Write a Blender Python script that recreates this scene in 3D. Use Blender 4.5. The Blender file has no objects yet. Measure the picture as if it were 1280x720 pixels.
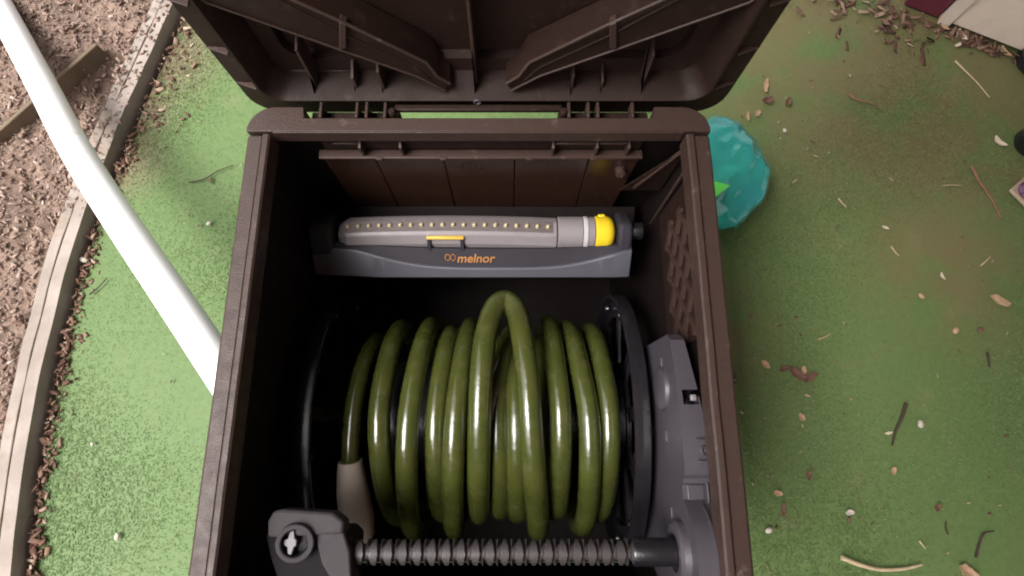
import bpy, bmesh, math, random
import numpy as np
from mathutils import Vector, noise

R = math.radians
scene = bpy.context.scene
col = scene.collection
random.seed(7)
rng = np.random.default_rng(11)

# ------------------------------------------------------------------ camera
CAMZ, PITCH, FPX = 1.056, 75.0, 700.0          # height, degrees below the horizon, focal length for a 1280 px wide frame
cd = bpy.data.cameras.new('camera')
cam = bpy.data.objects.new('camera', cd)
col.objects.link(cam)
cam.location = (0, 0, CAMZ)
cam.rotation_euler = (R(90 - PITCH), 0, 0)
cd.sensor_width = 36.0
cd.lens = FPX / 1280 * 36.0
cd.clip_start = 0.01
cd.clip_end = 400
scene.camera = cam

# ------------------------------------------------------------------ sky, sun, exposure (bright overcast, light from the left)
SUN_EL, SUN_AZ = 61.0, -112.0                    # azimuth clockwise from +Y; the light comes from the left
world = bpy.data.worlds.new('World')
scene.world = world
world.use_nodes = True
wn, wl = world.node_tree.nodes, world.node_tree.links
wn.clear()
sky = wn.new('ShaderNodeTexSky')
sky.sky_type = 'NISHITA'
sky.sun_disc = False
sky.sun_elevation = R(SUN_EL)
sky.sun_rotation = R(SUN_AZ)
sky.dust_density = 4.0
hs = wn.new('ShaderNodeHueSaturation')
hs.inputs['Saturation'].default_value = 0.12     # overcast: nearly colourless
bg = wn.new('ShaderNodeBackground')
bg.inputs['Strength'].default_value = 0.12
wo = wn.new('ShaderNodeOutputWorld')
wl.new(sky.outputs[0], hs.inputs['Color'])
wl.new(hs.outputs[0], bg.inputs['Color'])
wl.new(bg.outputs[0], wo.inputs['Surface'])
sl = bpy.data.lights.new('sun', 'SUN')
sl.energy = 1.5
sl.angle = R(30)
sl.color = (1.0, 0.955, 0.93)
sun = bpy.data.objects.new('sun', sl)
col.objects.link(sun)
sd = Vector((math.sin(R(SUN_AZ)) * math.cos(R(SUN_EL)), math.cos(R(SUN_AZ)) * math.cos(R(SUN_EL)), math.sin(R(SUN_EL))))
sun.rotation_euler = sd.to_track_quat('Z', 'Y').to_euler()
scene.view_settings.view_transform = 'Standard'
scene.view_settings.look = 'None'
scene.view_settings.gamma = 1.0
scene.view_settings.use_curve_mapping = False
scene.view_settings.exposure = 1.50
scene.cycles.max_bounces = 8
scene.cycles.filter_width = 2.0

# ------------------------------------------------------------------ helpers
sP, cP = math.sin(R(PITCH)), math.cos(R(PITCH))


def ray(px, py):
    u, v = (px - 640) / FPX, (360 - py) / FPX
    return Vector((u, cP + v * sP, -sP + v * cP))


def at(px, py, z=0.0):
    """the place on the level z that the photograph shows at a pixel"""
    d = ray(px, py)
    t = (z - CAMZ) / d.z
    return Vector((d.x * t, d.y * t, z))


def at_y(px, py, y):
    d = ray(px, py)
    t = y / d.y
    return Vector((d.x * t, y, CAMZ + d.z * t))


class MB:
    def __init__(self):
        self.v, self.f = [], []

    def add(self, vs, fs):
        n = len(self.v)
        self.v += [Vector(p) for p in vs]
        self.f += [tuple(i + n for i in f) for f in fs]
        return self

    def box(self, x0, x1, y0, y1, z0, z1):
        vs = [(x, y, z) for z in (z0, z1) for y in (y0, y1) for x in (x0, x1)]
        return self.add(vs, [(0, 2, 3, 1), (4, 5, 7, 6), (0, 1, 5, 4), (2, 6, 7, 3), (0, 4, 6, 2), (1, 3, 7, 5)])

    def prism(self, poly, d):
        """extrude a 3D polygon by the vector d"""
        n = len(poly)
        d = Vector(d)
        vs = [Vector(p) for p in poly] + [Vector(p) + d for p in poly]
        fs = [tuple(range(n - 1, -1, -1)), tuple(range(n, 2 * n))]
        fs += [(i, (i + 1) % n, n + (i + 1) % n, n + i) for i in range(n)]
        return self.add(vs, fs)

    def loft(self, rings, closed=True, caps=True):
        n = len(rings[0])
        vs = [p for r in rings for p in r]
        fs = []
        for k in range(len(rings) - 1):
            for i in range(n if closed else n - 1):
                j = (i + 1) % n
                fs.append((k * n + i, k * n + j, (k + 1) * n + j, (k + 1) * n + i))
        if caps and closed:
            fs.append(tuple(range(n - 1, -1, -1)))
            fs.append(tuple((len(rings) - 1) * n + i for i in range(n)))
        return self.add(vs, fs)

    def tube(self, pts, rad, seg=12, caps=True):
        pts = [Vector(p) for p in pts]
        rings = []
        up = None
        for i, p in enumerate(pts):
            t = (pts[min(i + 1, len(pts) - 1)] - pts[max(i - 1, 0)]).normalized()
            if up is None:
                up = t.orthogonal().normalized()
            up = (up - t * up.dot(t)).normalized()
            b = t.cross(up)
            r = rad[i] if hasattr(rad, '__len__') else rad
            rings.append([p + (up * math.cos(2 * math.pi * k / seg) + b * math.sin(2 * math.pi * k / seg)) * r for k in range(seg)])
        return self.loft(rings, True, caps)

    def lathe_x(self, prof, yc, zc, seg=48):
        """turn the closed profile [(x, r)] about the x-directed axis through (yc, zc)"""
        rings = []
        for k in range(seg):
            a = 2 * math.pi * k / seg
            rings.append([(x, yc + r * math.sin(a), zc + r * math.cos(a)) for x, r in prof])
        rings.append(rings[0])
        return self.loft(rings, True, False)

    def lathe_z(self, prof, c, seg=32, axis=(0, 0, 1)):
        q = Vector((0, 0, 1)).rotation_difference(Vector(axis))
        rings = []
        for k in range(seg):
            a = 2 * math.pi * k / seg
            rings.append([Vector(c) + q @ Vector((r * math.cos(a), r * math.sin(a), h)) for r, h in prof])
        rings.append(rings[0])
        return self.loft(rings, True, False)

    def build(self, name, m, parent=None, smooth=None, bevel=0.0, seg=2, solid=0.0, weld=False):
        org = world_loc(parent)
        me = bpy.data.meshes.new(name)
        me.from_pydata([p - org for p in self.v], [], self.f)
        bm = bmesh.new()
        bm.from_mesh(me)
        bmesh.ops.remove_doubles(bm, verts=bm.verts, dist=1e-6)
        bmesh.ops.recalc_face_normals(bm, faces=bm.faces)
        bm.to_mesh(me)
        bm.free()
        me.materials.append(m)
        o = bpy.data.objects.new(name, me)
        col.objects.link(o)
        o.parent = parent
        if solid:
            sm = o.modifiers.new('solid', 'SOLIDIFY')
            sm.thickness = solid
            sm.offset = 0
        if bevel:
            b = o.modifiers.new('bevel', 'BEVEL')
            b.width = bevel
            b.segments = seg
            b.limit_method = 'ANGLE'
            b.angle_limit = R(35)
        if smooth is not None:
            shade(me, smooth)
        elif bevel:
            shade(me, 40)
        return o


def shade(me, deg):
    if deg >= 180:
        me.polygons.foreach_set('use_smooth', [True] * len(me.polygons))
    else:
        me.polygons.foreach_set('use_smooth', [True] * len(me.polygons))
        bm = bmesh.new()
        bm.from_mesh(me)
        for e in bm.edges:
            if len(e.link_faces) == 2 and e.calc_face_angle(0) > R(deg):
                e.smooth = False
        bm.to_mesh(me)
        bm.free()


def world_loc(o):
    p = Vector((0, 0, 0))
    while o is not None:
        p += o.location
        o = o.parent
    return p


def empty(name, loc):
    o = bpy.data.objects.new(name, None)
    o.empty_display_size = 0.05
    col.objects.link(o)
    o.location = loc
    return o


def tag(o, label, cat, group=None, kind=None):
    o['label'] = label
    o['category'] = cat
    if group:
        o['group'] = group
    if kind:
        o['kind'] = kind
    return o


def cut(o, mb):
    """take a hole out of a mesh object"""
    c = mb.build('cutter', o.data.materials[0])
    c.location = world_loc(o) * 0
    tmp = bpy.data.objects.new('cut_target', o.data)
    col.objects.link(tmp)
    c.location = -world_loc(o)
    md = tmp.modifiers.new('b', 'BOOLEAN')
    md.operation = 'DIFFERENCE'
    md.object = c
    md.solver = 'EXACT'
    dg = bpy.context.evaluated_depsgraph_get()
    dg.update()
    me = bpy.data.meshes.new_from_object(tmp.evaluated_get(dg))
    o.data = me
    bpy.data.objects.remove(tmp)
    bpy.data.objects.remove(c)


# ------------------------------------------------------------------ materials
def mat(name, c1, c2=None, rough=0.5, scale=30, bump=0.0, bscale=200, rvar=0.0, spec=0.5, dust=None, dscale=18, dth=(0.52, 0.75), stretch=None, **kw):
    m = bpy.data.materials.new(name)
    m.use_nodes = True
    nt = m.node_tree
    b = nt.nodes['Principled BSDF']
    b.inputs['Roughness'].default_value = rough
    b.inputs['Specular IOR Level'].default_value = spec
    for k, v in kw.items():
        b.inputs[k.replace('_', ' ')].default_value = v
    tc = nt.nodes.new('ShaderNodeTexCoord')
    src = tc.outputs['Object']
    if stretch:
        mp = nt.nodes.new('ShaderNodeMapping')
        mp.inputs['Scale'].default_value = stretch
        nt.links.new(src, mp.inputs['Vector'])
        src = mp.outputs[0]
    n = nt.nodes.new('ShaderNodeTexNoise')
    n.inputs['Scale'].default_value = scale
    n.inputs['Detail'].default_value = 6
    nt.links.new(src, n.inputs['Vector'])
    rp = nt.nodes.new('ShaderNodeMapRange')
    rp.inputs['From Min'].default_value = 0.3
    rp.inputs['From Max'].default_value = 0.7
    nt.links.new(n.outputs['Fac'], rp.inputs['Value'])
    mx = nt.nodes.new('ShaderNodeMix')
    mx.data_type = 'RGBA'
    mx.inputs[6].default_value = (*c1, 1)
    mx.inputs[7].default_value = (*(c2 or c1), 1)
    nt.links.new(rp.outputs[0], mx.inputs[0])
    out = mx.outputs[2]
    if dust:
        n2 = nt.nodes.new('ShaderNodeTexNoise')
        n2.inputs['Scale'].default_value = dscale
        n2.inputs['Detail'].default_value = 9
        n2.inputs['Roughness'].default_value = 0.7
        nt.links.new(src, n2.inputs['Vector'])
        r2 = nt.nodes.new('ShaderNodeMapRange')
        r2.inputs['From Min'].default_value = dth[0]
        r2.inputs['From Max'].default_value = dth[1]
        nt.links.new(n2.outputs['Fac'], r2.inputs['Value'])
        m2 = nt.nodes.new('ShaderNodeMix')
        m2.data_type = 'RGBA'
        m2.inputs[7].default_value = (*dust, 1)
        nt.links.new(r2.outputs[0], m2.inputs[0])
        nt.links.new(out, m2.inputs[6])
        out = m2.outputs[2]
    nt.links.new(out, b.inputs['Base Color'])
    if rvar:
        r3 = nt.nodes.new('ShaderNodeMapRange')
        r3.inputs['From Min'].default_value = 0.3
        r3.inputs['From Max'].default_value = 0.7
        r3.inputs['To Min'].default_value = max(0.02, rough - rvar)
        r3.inputs['To Max'].default_value = min(1, rough + rvar)
        nt.links.new(n.outputs['Fac'], r3.inputs['Value'])
        nt.links.new(r3.outputs[0], b.inputs['Roughness'])
    if bump:
        nb = nt.nodes.new('ShaderNodeTexNoise')
        nb.inputs['Scale'].default_value = bscale
        nb.inputs['Detail'].default_value = 4
        nt.links.new(src, nb.inputs['Vector'])
        bp = nt.nodes.new('ShaderNodeBump')
        bp.inputs['Strength'].default_value = bump
        bp.inputs['Distance'].default_value = 0.002
        nt.links.new(nb.outputs['Fac'], bp.inputs['Height'])
        nt.links.new(bp.outputs[0], b.inputs['Normal'])
    return m


def attr_mat(name, ramp, rough=0.8, attr='tint', spec=0.3):
    """colour picked per piece from the attribute 'tint' (0..1)"""
    m = bpy.data.materials.new(name)
    m.use_nodes = True
    nt = m.node_tree
    b = nt.nodes['Principled BSDF']
    b.inputs['Roughness'].default_value = rough
    b.inputs['Specular IOR Level'].default_value = spec
    a = nt.nodes.new('ShaderNodeAttribute')
    a.attribute_name = attr
    cr = nt.nodes.new('ShaderNodeValToRGB')
    e = cr.color_ramp.elements
    e[0].position, e[0].color = ramp[0][0], (*ramp[0][1], 1)
    e[1].position, e[1].color = ramp[-1][0], (*ramp[-1][1], 1)
    for p, c in ramp[1:-1]:
        k = e.new(p)
        k.color = (*c, 1)
    nt.links.new(a.outputs['Fac'], cr.inputs[0])
    nt.links.new(cr.outputs[0], b.inputs['Base Color'])
    return m


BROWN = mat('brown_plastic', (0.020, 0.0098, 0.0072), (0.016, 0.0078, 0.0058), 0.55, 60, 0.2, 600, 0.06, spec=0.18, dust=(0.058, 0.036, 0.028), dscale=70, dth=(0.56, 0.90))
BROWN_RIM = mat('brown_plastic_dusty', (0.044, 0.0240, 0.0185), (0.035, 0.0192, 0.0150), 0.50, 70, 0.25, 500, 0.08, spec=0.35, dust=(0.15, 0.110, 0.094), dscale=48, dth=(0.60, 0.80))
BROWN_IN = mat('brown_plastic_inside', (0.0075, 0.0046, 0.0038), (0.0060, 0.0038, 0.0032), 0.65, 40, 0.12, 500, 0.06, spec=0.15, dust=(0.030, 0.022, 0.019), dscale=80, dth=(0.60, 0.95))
BROWN_PANEL = mat('brown_plastic_panel', (0.036, 0.0165, 0.0110), (0.029, 0.0132, 0.0090), 0.24, 40, 0.10, 500, 0.05, spec=0.45, dust=(0.05, 0.030, 0.023), dscale=80, dth=(0.60, 0.95))
SMOKE = mat('smoky_plastic', (0.014, 0.0125, 0.0145), (0.011, 0.010, 0.012), 0.18, 40, 0.08, 300, 0.06)
BLACKP = mat('black_plastic', (0.012, 0.0115, 0.013), (0.009, 0.0085, 0.010), 0.22, 40, 0.08, 300, 0.08)
GREYP = mat('grey_plastic', (0.054, 0.047, 0.056), (0.047, 0.041, 0.049), 0.42, 50, 0.12, 700, 0.06, dust=(0.078, 0.068, 0.07), dscale=120, dth=(0.58, 0.95))
SCREWM = mat('screw_plastic', (0.038, 0.031, 0.030), (0.028, 0.023, 0.023), 0.55, 90, 0.2, 500, 0.1)
HOSEM = mat('olive_vinyl', (0.054, 0.061, 0.013), (0.038, 0.045, 0.009), 0.22, 40, 0.24, 130, 0.08, dust=(0.085, 0.080, 0.035), dscale=55, dth=(0.52, 0.80), Coat_Weight=0.4, Coat_Roughness=0.10)
SLEEVE = mat('taupe_rubber', (0.50, 0.42, 0.36), (0.45, 0.375, 0.325), 0.6, 40, 0.15, 300)
SPR_GREY = mat('light_grey_plastic', (0.20, 0.175, 0.178), (0.18, 0.158, 0.162), 0.42, 40, 0.1, 400, 0.08, dust=(0.13, 0.11, 0.10), dscale=60, dth=(0.58, 0.9))
SPR_STRIP = mat('strip_grey_plastic', (0.105, 0.085, 0.080), (0.09, 0.072, 0.068), 0.5, 60, 0.2, 400)
SPR_BASE = mat('slate_plastic', (0.068, 0.064, 0.079), (0.060, 0.057, 0.070), 0.42, 40, 0.12, 400, 0.08)
SPR_BAND = mat('dark_slate_plastic', c1=(0.024, 0.021, 0.026), c2=(0.021, 0.018, 0.023), rough=0.6, scale=40, bump=0.12, bscale=400, spec=0.2)
WHITEP = mat('white_plastic', (0.78, 0.77, 0.76), (0.72, 0.71, 0.70), 0.35, 20)
YELLOW = mat('yellow_plastic', (0.72, 0.52, 0.02), (0.66, 0.46, 0.02), 0.35, 40)
GOLD = mat('mustard_plastic', (0.62, 0.40, 0.06), (0.55, 0.34, 0.05), 0.35, 40)
BRASS = mat('brass_nozzle', (0.55, 0.44, 0.27), (0.40, 0.31, 0.19), 0.3, 40)
ORANGE = mat('orange_print', (0.36, 0.145, 0.025), (0.26, 0.10, 0.02), 0.5)
PVC = mat('white_pvc', (0.80, 0.79, 0.78), (0.74, 0.73, 0.72), 0.34, 6, 0.05, 60, 0.06, dust=(0.52, 0.46, 0.38), dscale=22, dth=(0.60, 0.85))
WOODE = mat('weathered_board', (0.33, 0.275, 0.24), (0.22, 0.18, 0.15), 0.8, 14, 0.5, 90, stretch=(1, 1, 1), dust=(0.22, 0.16, 0.11), dscale=10, dth=(0.56, 0.72))
WOODT = mat('tan_board', (0.17, 0.12, 0.075), (0.11, 0.078, 0.048), 0.75, 20, 0.4, 120)
SOIL = mat('soil', (0.22, 0.152, 0.114), (0.11, 0.073, 0.055), 0.95, 28, 1.0, 120, dust=(0.27, 0.19, 0.145), dscale=45, dth=(0.5, 0.7))
SIDING = mat('beige_siding', (0.60, 0.49, 0.40), (0.56, 0.455, 0.37), 0.6, 12, 0.3, 60, dust=(0.48, 0.39, 0.31), dscale=14, dth=(0.55, 0.8))
REDW = mat('maroon_paint', (0.11, 0.018, 0.032), (0.085, 0.014, 0.026), 0.45, 30, 0.2, 90)
TRIMW = mat('pale_trim', (0.58, 0.48, 0.40), (0.50, 0.41, 0.34), 0.6, 30, 0.2, 90)
CHIPS = attr_mat('chips', [(0.0, (0.13, 0.083, 0.063)), (0.35, (0.215, 0.134, 0.102)), (0.7, (0.29, 0.208, 0.166)), (0.92, (0.37, 0.28, 0.235)), (1.0, (0.60, 0.50, 0.44))], 0.85)
LITTER = attr_mat('litter', [(0.0, (0.050, 0.025, 0.018)), (0.4, (0.135, 0.068, 0.048)), (0.75, (0.24, 0.145, 0.10)), (1.0, (0.48, 0.38, 0.28))], 0.8)

# synthetic turf: the same stained green for the backing and the fibres (stains follow the place, tints follow the fibre)
TURF = bpy.data.materials.new('turf')
TURF.use_nodes = True
nt = TURF.node_tree
b = nt.nodes['Principled BSDF']
b.inputs['Roughness'].default_value = 0.62
b.inputs['Specular IOR Level'].default_value = 0.35
geo = nt.nodes.new('ShaderNodeNewGeometry')


def noise_mask(scale, lo, hi, detail=6, off=(0, 0, 0), rough=0.6):
    mp = nt.nodes.new('ShaderNodeMapping')
    mp.inputs['Location'].default_value = off
    nt.links.new(geo.outputs['Position'], mp.inputs['Vector'])
    n = nt.nodes.new('ShaderNodeTexNoise')
    n.inputs['Scale'].default_value = scale
    n.inputs['Detail'].default_value = detail
    n.inputs['Roughness'].default_value = rough
    nt.links.new(mp.outputs[0], n.inputs['Vector'])
    r = nt.nodes.new('ShaderNodeMapRange')
    r.interpolation_type = 'SMOOTHSTEP'
    r.inputs['From Min'].default_value = lo
    r.inputs['From Max'].default_value = hi
    nt.links.new(n.outputs['Fac'], r.inputs['Value'])
    return r.outputs[0]


def math_node(op, a, bb):
    n = nt.nodes.new('ShaderNodeMath')
    n.operation = op
    n.use_clamp = True
    for i, s in enumerate((a, bb)):
        if isinstance(s, (int, float)):
            n.inputs[i].default_value = s
        else:
            nt.links.new(s, n.inputs[i])
    return n.outputs[0]


def mixc(fac, a, bb):
    n = nt.nodes.new('ShaderNodeMix')
    n.data_type = 'RGBA'
    for i, s in ((0, fac), (6, a), (7, bb)):
        if isinstance(s, tuple):
            n.inputs[i].default_value = (*s, 1)
        else:
            nt.links.new(s, n.inputs[i])
    return n.outputs[2]


def blob(c, r0, r1):
    """soft round area about a place on the ground"""
    d = nt.nodes.new('ShaderNodeVectorMath')
    d.operation = 'DISTANCE'
    nt.links.new(geo.outputs['Position'], d.inputs[0])
    d.inputs[1].default_value = c
    r = nt.nodes.new('ShaderNodeMapRange')
    r.interpolation_type = 'SMOOTHSTEP'
    r.inputs['From Min'].default_value = r1
    r.inputs['From Max'].default_value = r0
    nt.links.new(d.outputs['Value'], r.inputs['Value'])
    return r.outputs[0]


ta = nt.nodes.new('ShaderNodeAttribute')
ta.attribute_name = 'tint'
green = mixc(ta.outputs['Fac'], (0.082, 0.138, 0.041), (0.122, 0.192, 0.061))
green = mixc(noise_mask(3.0, 0.35, 0.65), green, (0.102, 0.162, 0.050))
green = mixc(math_node('MULTIPLY', noise_mask(95, .40, .62, 3, (1.3, 2.2, 0)), .45), green, (0.074, 0.126, 0.037))
# trodden-in dirt towards the house, in streaks
dirt_zone = blob(at(1090, 40, 0), 0.20, 0.62)
for px, py, r0, r1 in ((1200, 180, 0.05, 0.32), (1180, 330, 0.02, 0.26), (1010, 60, 0.05, 0.25), (900, 420, 0.02, 0.15)):
    dirt_zone = math_node('MAXIMUM', dirt_zone, blob(at(px, py, 0), r0, r1))
dirt = math_node('MULTIPLY', dirt_zone, noise_mask(6.0, 0.34, 0.56, 8, (3.1, 1.7, 0), 0.65))
green = mixc(math_node('MULTIPLY', dirt, 0.70), green, (0.165, 0.115, 0.058))
edge_dirt = blob(at(205, 60, 0), .02, .20)
for px, py in ((175, 130), (150, 200)):
    edge_dirt = math_node('MAXIMUM', edge_dirt, blob(at(px, py, 0), .02, .13))
edge_dirt = math_node('MULTIPLY', edge_dirt, noise_mask(9, .30, .55, 8, (1.1, 7.3, 0), .7))
green = mixc(math_node('MULTIPLY', edge_dirt, .75), green, (0.200, 0.145, 0.092))
wear = math_node('MULTIPLY', blob((1.15, .25, 0), .55, 1.0), noise_mask(2.2, .25, .62, 6, (5.2, .4, 0)))
green = mixc(math_node('MULTIPLY', wear, .15), green, (0.150, 0.140, 0.062))
dust = noise_mask(13, 0.52, 0.74, 8, (9.1, 4.2, 0), 0.7)
green = mixc(math_node('MULTIPLY', dust, 0.32), green, (0.200, 0.185, 0.090))
nt.links.new(green, b.inputs['Base Color'])

# ------------------------------------------------------------------ the setting
g = MB()
g.add([(-60, -60, -0.02), (60, -60, -0.02), (60, 60, -0.02), (-60, 60, -0.02)], [(0, 1, 2, 3)])
o = g.build('ground', SOIL)
o['kind'] = 'structure'

# the curved line of the edging boards (turf-side top edge)
EDGE_Z = 0.030
edge_px = [(232, -30), (212, 12), (185, 72), (163, 120), (138, 180), (109, 255), (80, 345), (56, 442), (38, 530), (22, 630), (13, 720), (6, 800)]
edge = [at(x, y, EDGE_Z) for x, y in edge_px]
edge = [edge[0] + (edge[0] - edge[2]) * 3] + edge + [edge[-1] + (edge[-1] - edge[-3]) * 1.5]


def spline(pts, n):
    out = []
    P = [pts[0] * 2 - pts[1]] + list(pts) + [pts[-1] * 2 - pts[-2]]
    for i in range(1, len(P) - 2):
        for k in range(n):
            t = k / n
            a, bb, c, d = P[i - 1], P[i], P[i + 1], P[i + 2]
            out.append(0.5 * ((2 * bb) + (c - a) * t + (2 * a - 5 * bb + 4 * c - d) * t * t + (3 * bb - a - 3 * c + d) * t ** 3))
    out.append(P[-2])
    return out


edge = spline(edge, 6)
EY = np.array([p.y for p in edge])[::-1]
EX = np.array([p.x for p in edge])[::-1]


def edge_x(y):
    return np.interp(y, EY, EX)


def off_line(pts, d):
    out = []
    for i, p in enumerate(pts):
        t = (pts[min(i + 1, len(pts) - 1)] - pts[max(i - 1, 0)])
        n = Vector((-t.y, t.x, 0)).normalized()
        if n.x > 0:
            n = -n
        out.append(p + n * d)
    return out


# turf backing, with the fibres on it
TX1, TY0, TY1 = 1.75, -0.95, 1.55
NX, NY = 60, 60
vs, fs = [], []
for j in range(NY + 1):
    y = TY0 + (TY1 - TY0) * j / NY
    x0 = float(edge_x(y)) + 0.012
    for i in range(NX + 1):
        x = x0 + (TX1 - x0) * i / NX
        vs.append((x, y, 0.004 * noise.noise(Vector((x * 3, y * 3, 0)))))
for j in range(NY):
    for i in range(NX):
        a = j * (NX + 1) + i
        fs.append((a, a + 1, a + NX + 2, a + NX + 1))
turf = MB()
turf.add(vs, fs)
o = turf.build('turf', TURF, smooth=180)
o['kind'] = 'structure'
a = o.data.attributes.new('tint', 'FLOAT', 'POINT')
a.data.foreach_set('value', np.full(len(o.data.vertices), 0.45, dtype=np.float32))


def np_mesh(name, V, F, tint, m):
    me = bpy.data.meshes.new(name)
    me.vertices.add(len(V))
    me.vertices.foreach_set('co', V.astype(np.float32).ravel())
    k = F.shape[1]
    me.loops.add(F.size)
    me.loops.foreach_set('vertex_index', F.astype(np.int32).ravel())
    me.polygons.add(len(F))
    me.polygons.foreach_set('loop_start', np.arange(0, F.size, k, dtype=np.int32))
    me.polygons.foreach_set('loop_total', np.full(len(F), k, dtype=np.int32))
    at_ = me.attributes.new('tint', 'FLOAT', 'POINT')
    at_.data.foreach_set('value', tint.astype(np.float32))
    me.materials.append(m)
    me.update(calc_edges=True)
    me.validate()
    o = bpy.data.objects.new(name, me)
    col.objects.link(o)
    return o


def fibres(n):
    y = rng.uniform(-0.94, 1.50, n)
    x0 = np.interp(y, EY, EX) + 0.016
    x = x0 + rng.uniform(0, 1, n) * (1.70 - x0)
    # not under the box
    keep = ~((np.abs(x + 0.037) < 0.235) & (y > -0.21) & (y < 0.335))
    x, y = x[keep], y[keep]
    n = len(x)
    ang = rng.uniform(0, 2 * np.pi, n)
    # the pile lies over in wandering patches
    lay = 1.2 * np.sin(x * 5.1 + 2 * np.sin(y * 3.7)) + 1.2 * np.cos(y * 6.3 + 1.5 * np.sin(x * 4.1))
    ang = np.where(rng.uniform(0, 1, n) < 0.55, lay + rng.normal(0, 0.7, n), ang)
    h = rng.uniform(0.0012, 0.0030, n)
    lean = rng.uniform(0.0030, 0.0065, n)
    w = rng.uniform(0.0005, 0.0010, n)
    dx, dy = np.cos(ang), np.sin(ang)
    zb = np.zeros(n) - 0.001
    base = np.stack([x, y, zb], 1)
    side = np.stack([-dy, dx, np.zeros(n)], 1) * w[:, None]
    mid = base + np.stack([dx * lean * .4, dy * lean * .4, h * .7], 1)
    tip = base + np.stack([dx * lean, dy * lean, h], 1)
    V = np.stack([base - side, base + side, mid + side, mid - side, tip], 1).reshape(-1, 3)
    i = np.arange(n) * 5
    F = np.concatenate([np.stack([i, i + 1, i + 2], 1), np.stack([i, i + 2, i + 3], 1), np.stack([i + 3, i + 2, i + 4], 1)])
    t = np.clip(rng.beta(2, 2.4, n), 0, 1)
    return V, F, np.repeat(t, 5)


V, F, T = fibres(560000)
o = np_mesh('turf_fibres', V, F, T, TURF)
tag(o, 'short green fibres of the artificial turf around the box', 'turf', kind='stuff')


# the garden bed beyond the edging: soil in two levels, the upper one held by a tan board
b0, b1 = at(124, 58, 0.045), at(-40, 204, 0.045)
bdir = (b1 - b0).normalized()
bnor = Vector((-bdir.y, bdir.x, 0))
if bnor.x > 0:
    bnor = -bnor


def bed_z(x, y):
    p = Vector((x, y, 0))
    s = (p - b0).dot(bnor) * 1.0
    along = (p - b0).dot(bdir)
    up = 1 / (1 + math.exp(-max(-40, min(40, (s - 0.01) * 260)))) if along > -0.04 else 0
    fade = max(0, min(1, (along + 0.04) / 0.06))
    d = edge_x(y) - x
    low = 0.016 + 0.02 * noise.noise(Vector((x * 9, y * 9, 1))) + 0.010 * noise.noise(Vector((x * 37, y * 37, 5)))
    low += 0.012 * max(0, noise.noise(Vector((x * 4 + 9, y * 4, 3)))) * (d > .05)
    if d < 0.06:
        low = min(low, 0.023)
    hi = 0.042 + 0.012 * noise.noise(Vector((x * 8, y * 8, 2))) + 0.008 * noise.noise(Vector((x * 40, y * 40, 4)))
    dip = -0.035 * math.exp(-((s + 0.03) / 0.03) ** 2) * (1 if -0.02 < along < 0.16 else 0)
    k = up * fade
    return low * (1 - k) + hi * k + dip


vs, fs = [], []
NX, NY = 130, 240
for j in range(NY + 1):
    y = -0.9 + (2.2 + 0.9) * j / NY
    x1 = float(edge_x(y)) - 0.020
    for i in range(NX + 1):
        x = x1 - 1.15 * (i / NX) ** 1.15
        vs.append((x, y, bed_z(x, y)))
for j in range(NY):
    for i in range(NX):
        a = j * (NX + 1) + i
        fs.append((a, a + 1, a + NX + 2, a + NX + 1))
bed = MB()
bed.add(vs, fs)
o = bed.build('soil_bed', SOIL, smooth=180)
o['kind'] = 'structure'


def chips(name, pts, lens, m, flat=0.35, tint=None, lw=(0.25, 0.6), thick=1.0):
    """many small flat shards (a bevelled wedge each) lying at the given places"""
    n = len(pts)
    P = np.array(pts)
    L = np.array(lens)
    Wd = L * rng.uniform(lw[0], lw[1], n)
    H = L * rng.uniform(0.08, 0.22, n) * thick
    yaw = rng.uniform(0, 2 * np.pi, n)
    tilt = rng.normal(0, flat, n)
    roll = rng.normal(0, flat, n)
    base = np.array([(-.5, -.35, 0), (.45, -.5, 0), (.5, .3, 0), (-.4, .5, 0), (-.42, -.25, 1), (.35, -.38, 1), (.42, .2, 1), (-.3, .36, 1)])
    B = base[None] * np.stack([L, Wd, H], 1)[:, None, :]
    B = B + rng.normal(0, 0.08, B.shape) * L[:, None, None] * np.array([1, .6, .25])
    B[:, :, 2] += tilt[:, None] * B[:, :, 0] + roll[:, None] * B[:, :, 1]
    c, s = np.cos(yaw)[:, None], np.sin(yaw)[:, None]
    X = B[:, :, 0] * c - B[:, :, 1] * s
    Y = B[:, :, 0] * s + B[:, :, 1] * c
    V = (np.stack([X, Y, B[:, :, 2]], 2) + P[:, None, :]).reshape(-1, 3)
    q = np.array([(0, 3, 2, 1), (4, 5, 6, 7), (0, 1, 5, 4), (1, 2, 6, 5), (2, 3, 7, 6), (3, 0, 4, 7)])
    F = (q[None] + (np.arange(n) * 8)[:, None, None]).reshape(-1, 4)
    t = rng.beta(2, 2, n) if tint is None else tint
    return np_mesh(name, V, F, np.repeat(t, 8), m)


pts, lens = [], []
for _ in range(62000):
    y = random.uniform(-0.75, 1.9)
    x = float(edge_x(y)) - 0.055 - 0.95 * random.random() ** 1.1
    pts.append((x, y, bed_z(x, y) + random.uniform(-.001, .004)))
    lens.append(random.choice((0.003, 0.004, 0.005, 0.005, 0.006, 0.007, 0.009, 0.014)) * random.uniform(.7, 1.3))
for _ in range(420):
    y = random.uniform(0.42, 1.3)
    x = float(edge_x(y)) - random.uniform(-.002, .06)
    pts.append((x, y, EDGE_Z + .001))
    lens.append(random.uniform(.004, .012))
o = chips('bark_mulch', pts, lens, CHIPS, 0.4)
tag(o, 'brown shredded bark mulch covering the garden bed', 'mulch', kind='stuff')

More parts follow.
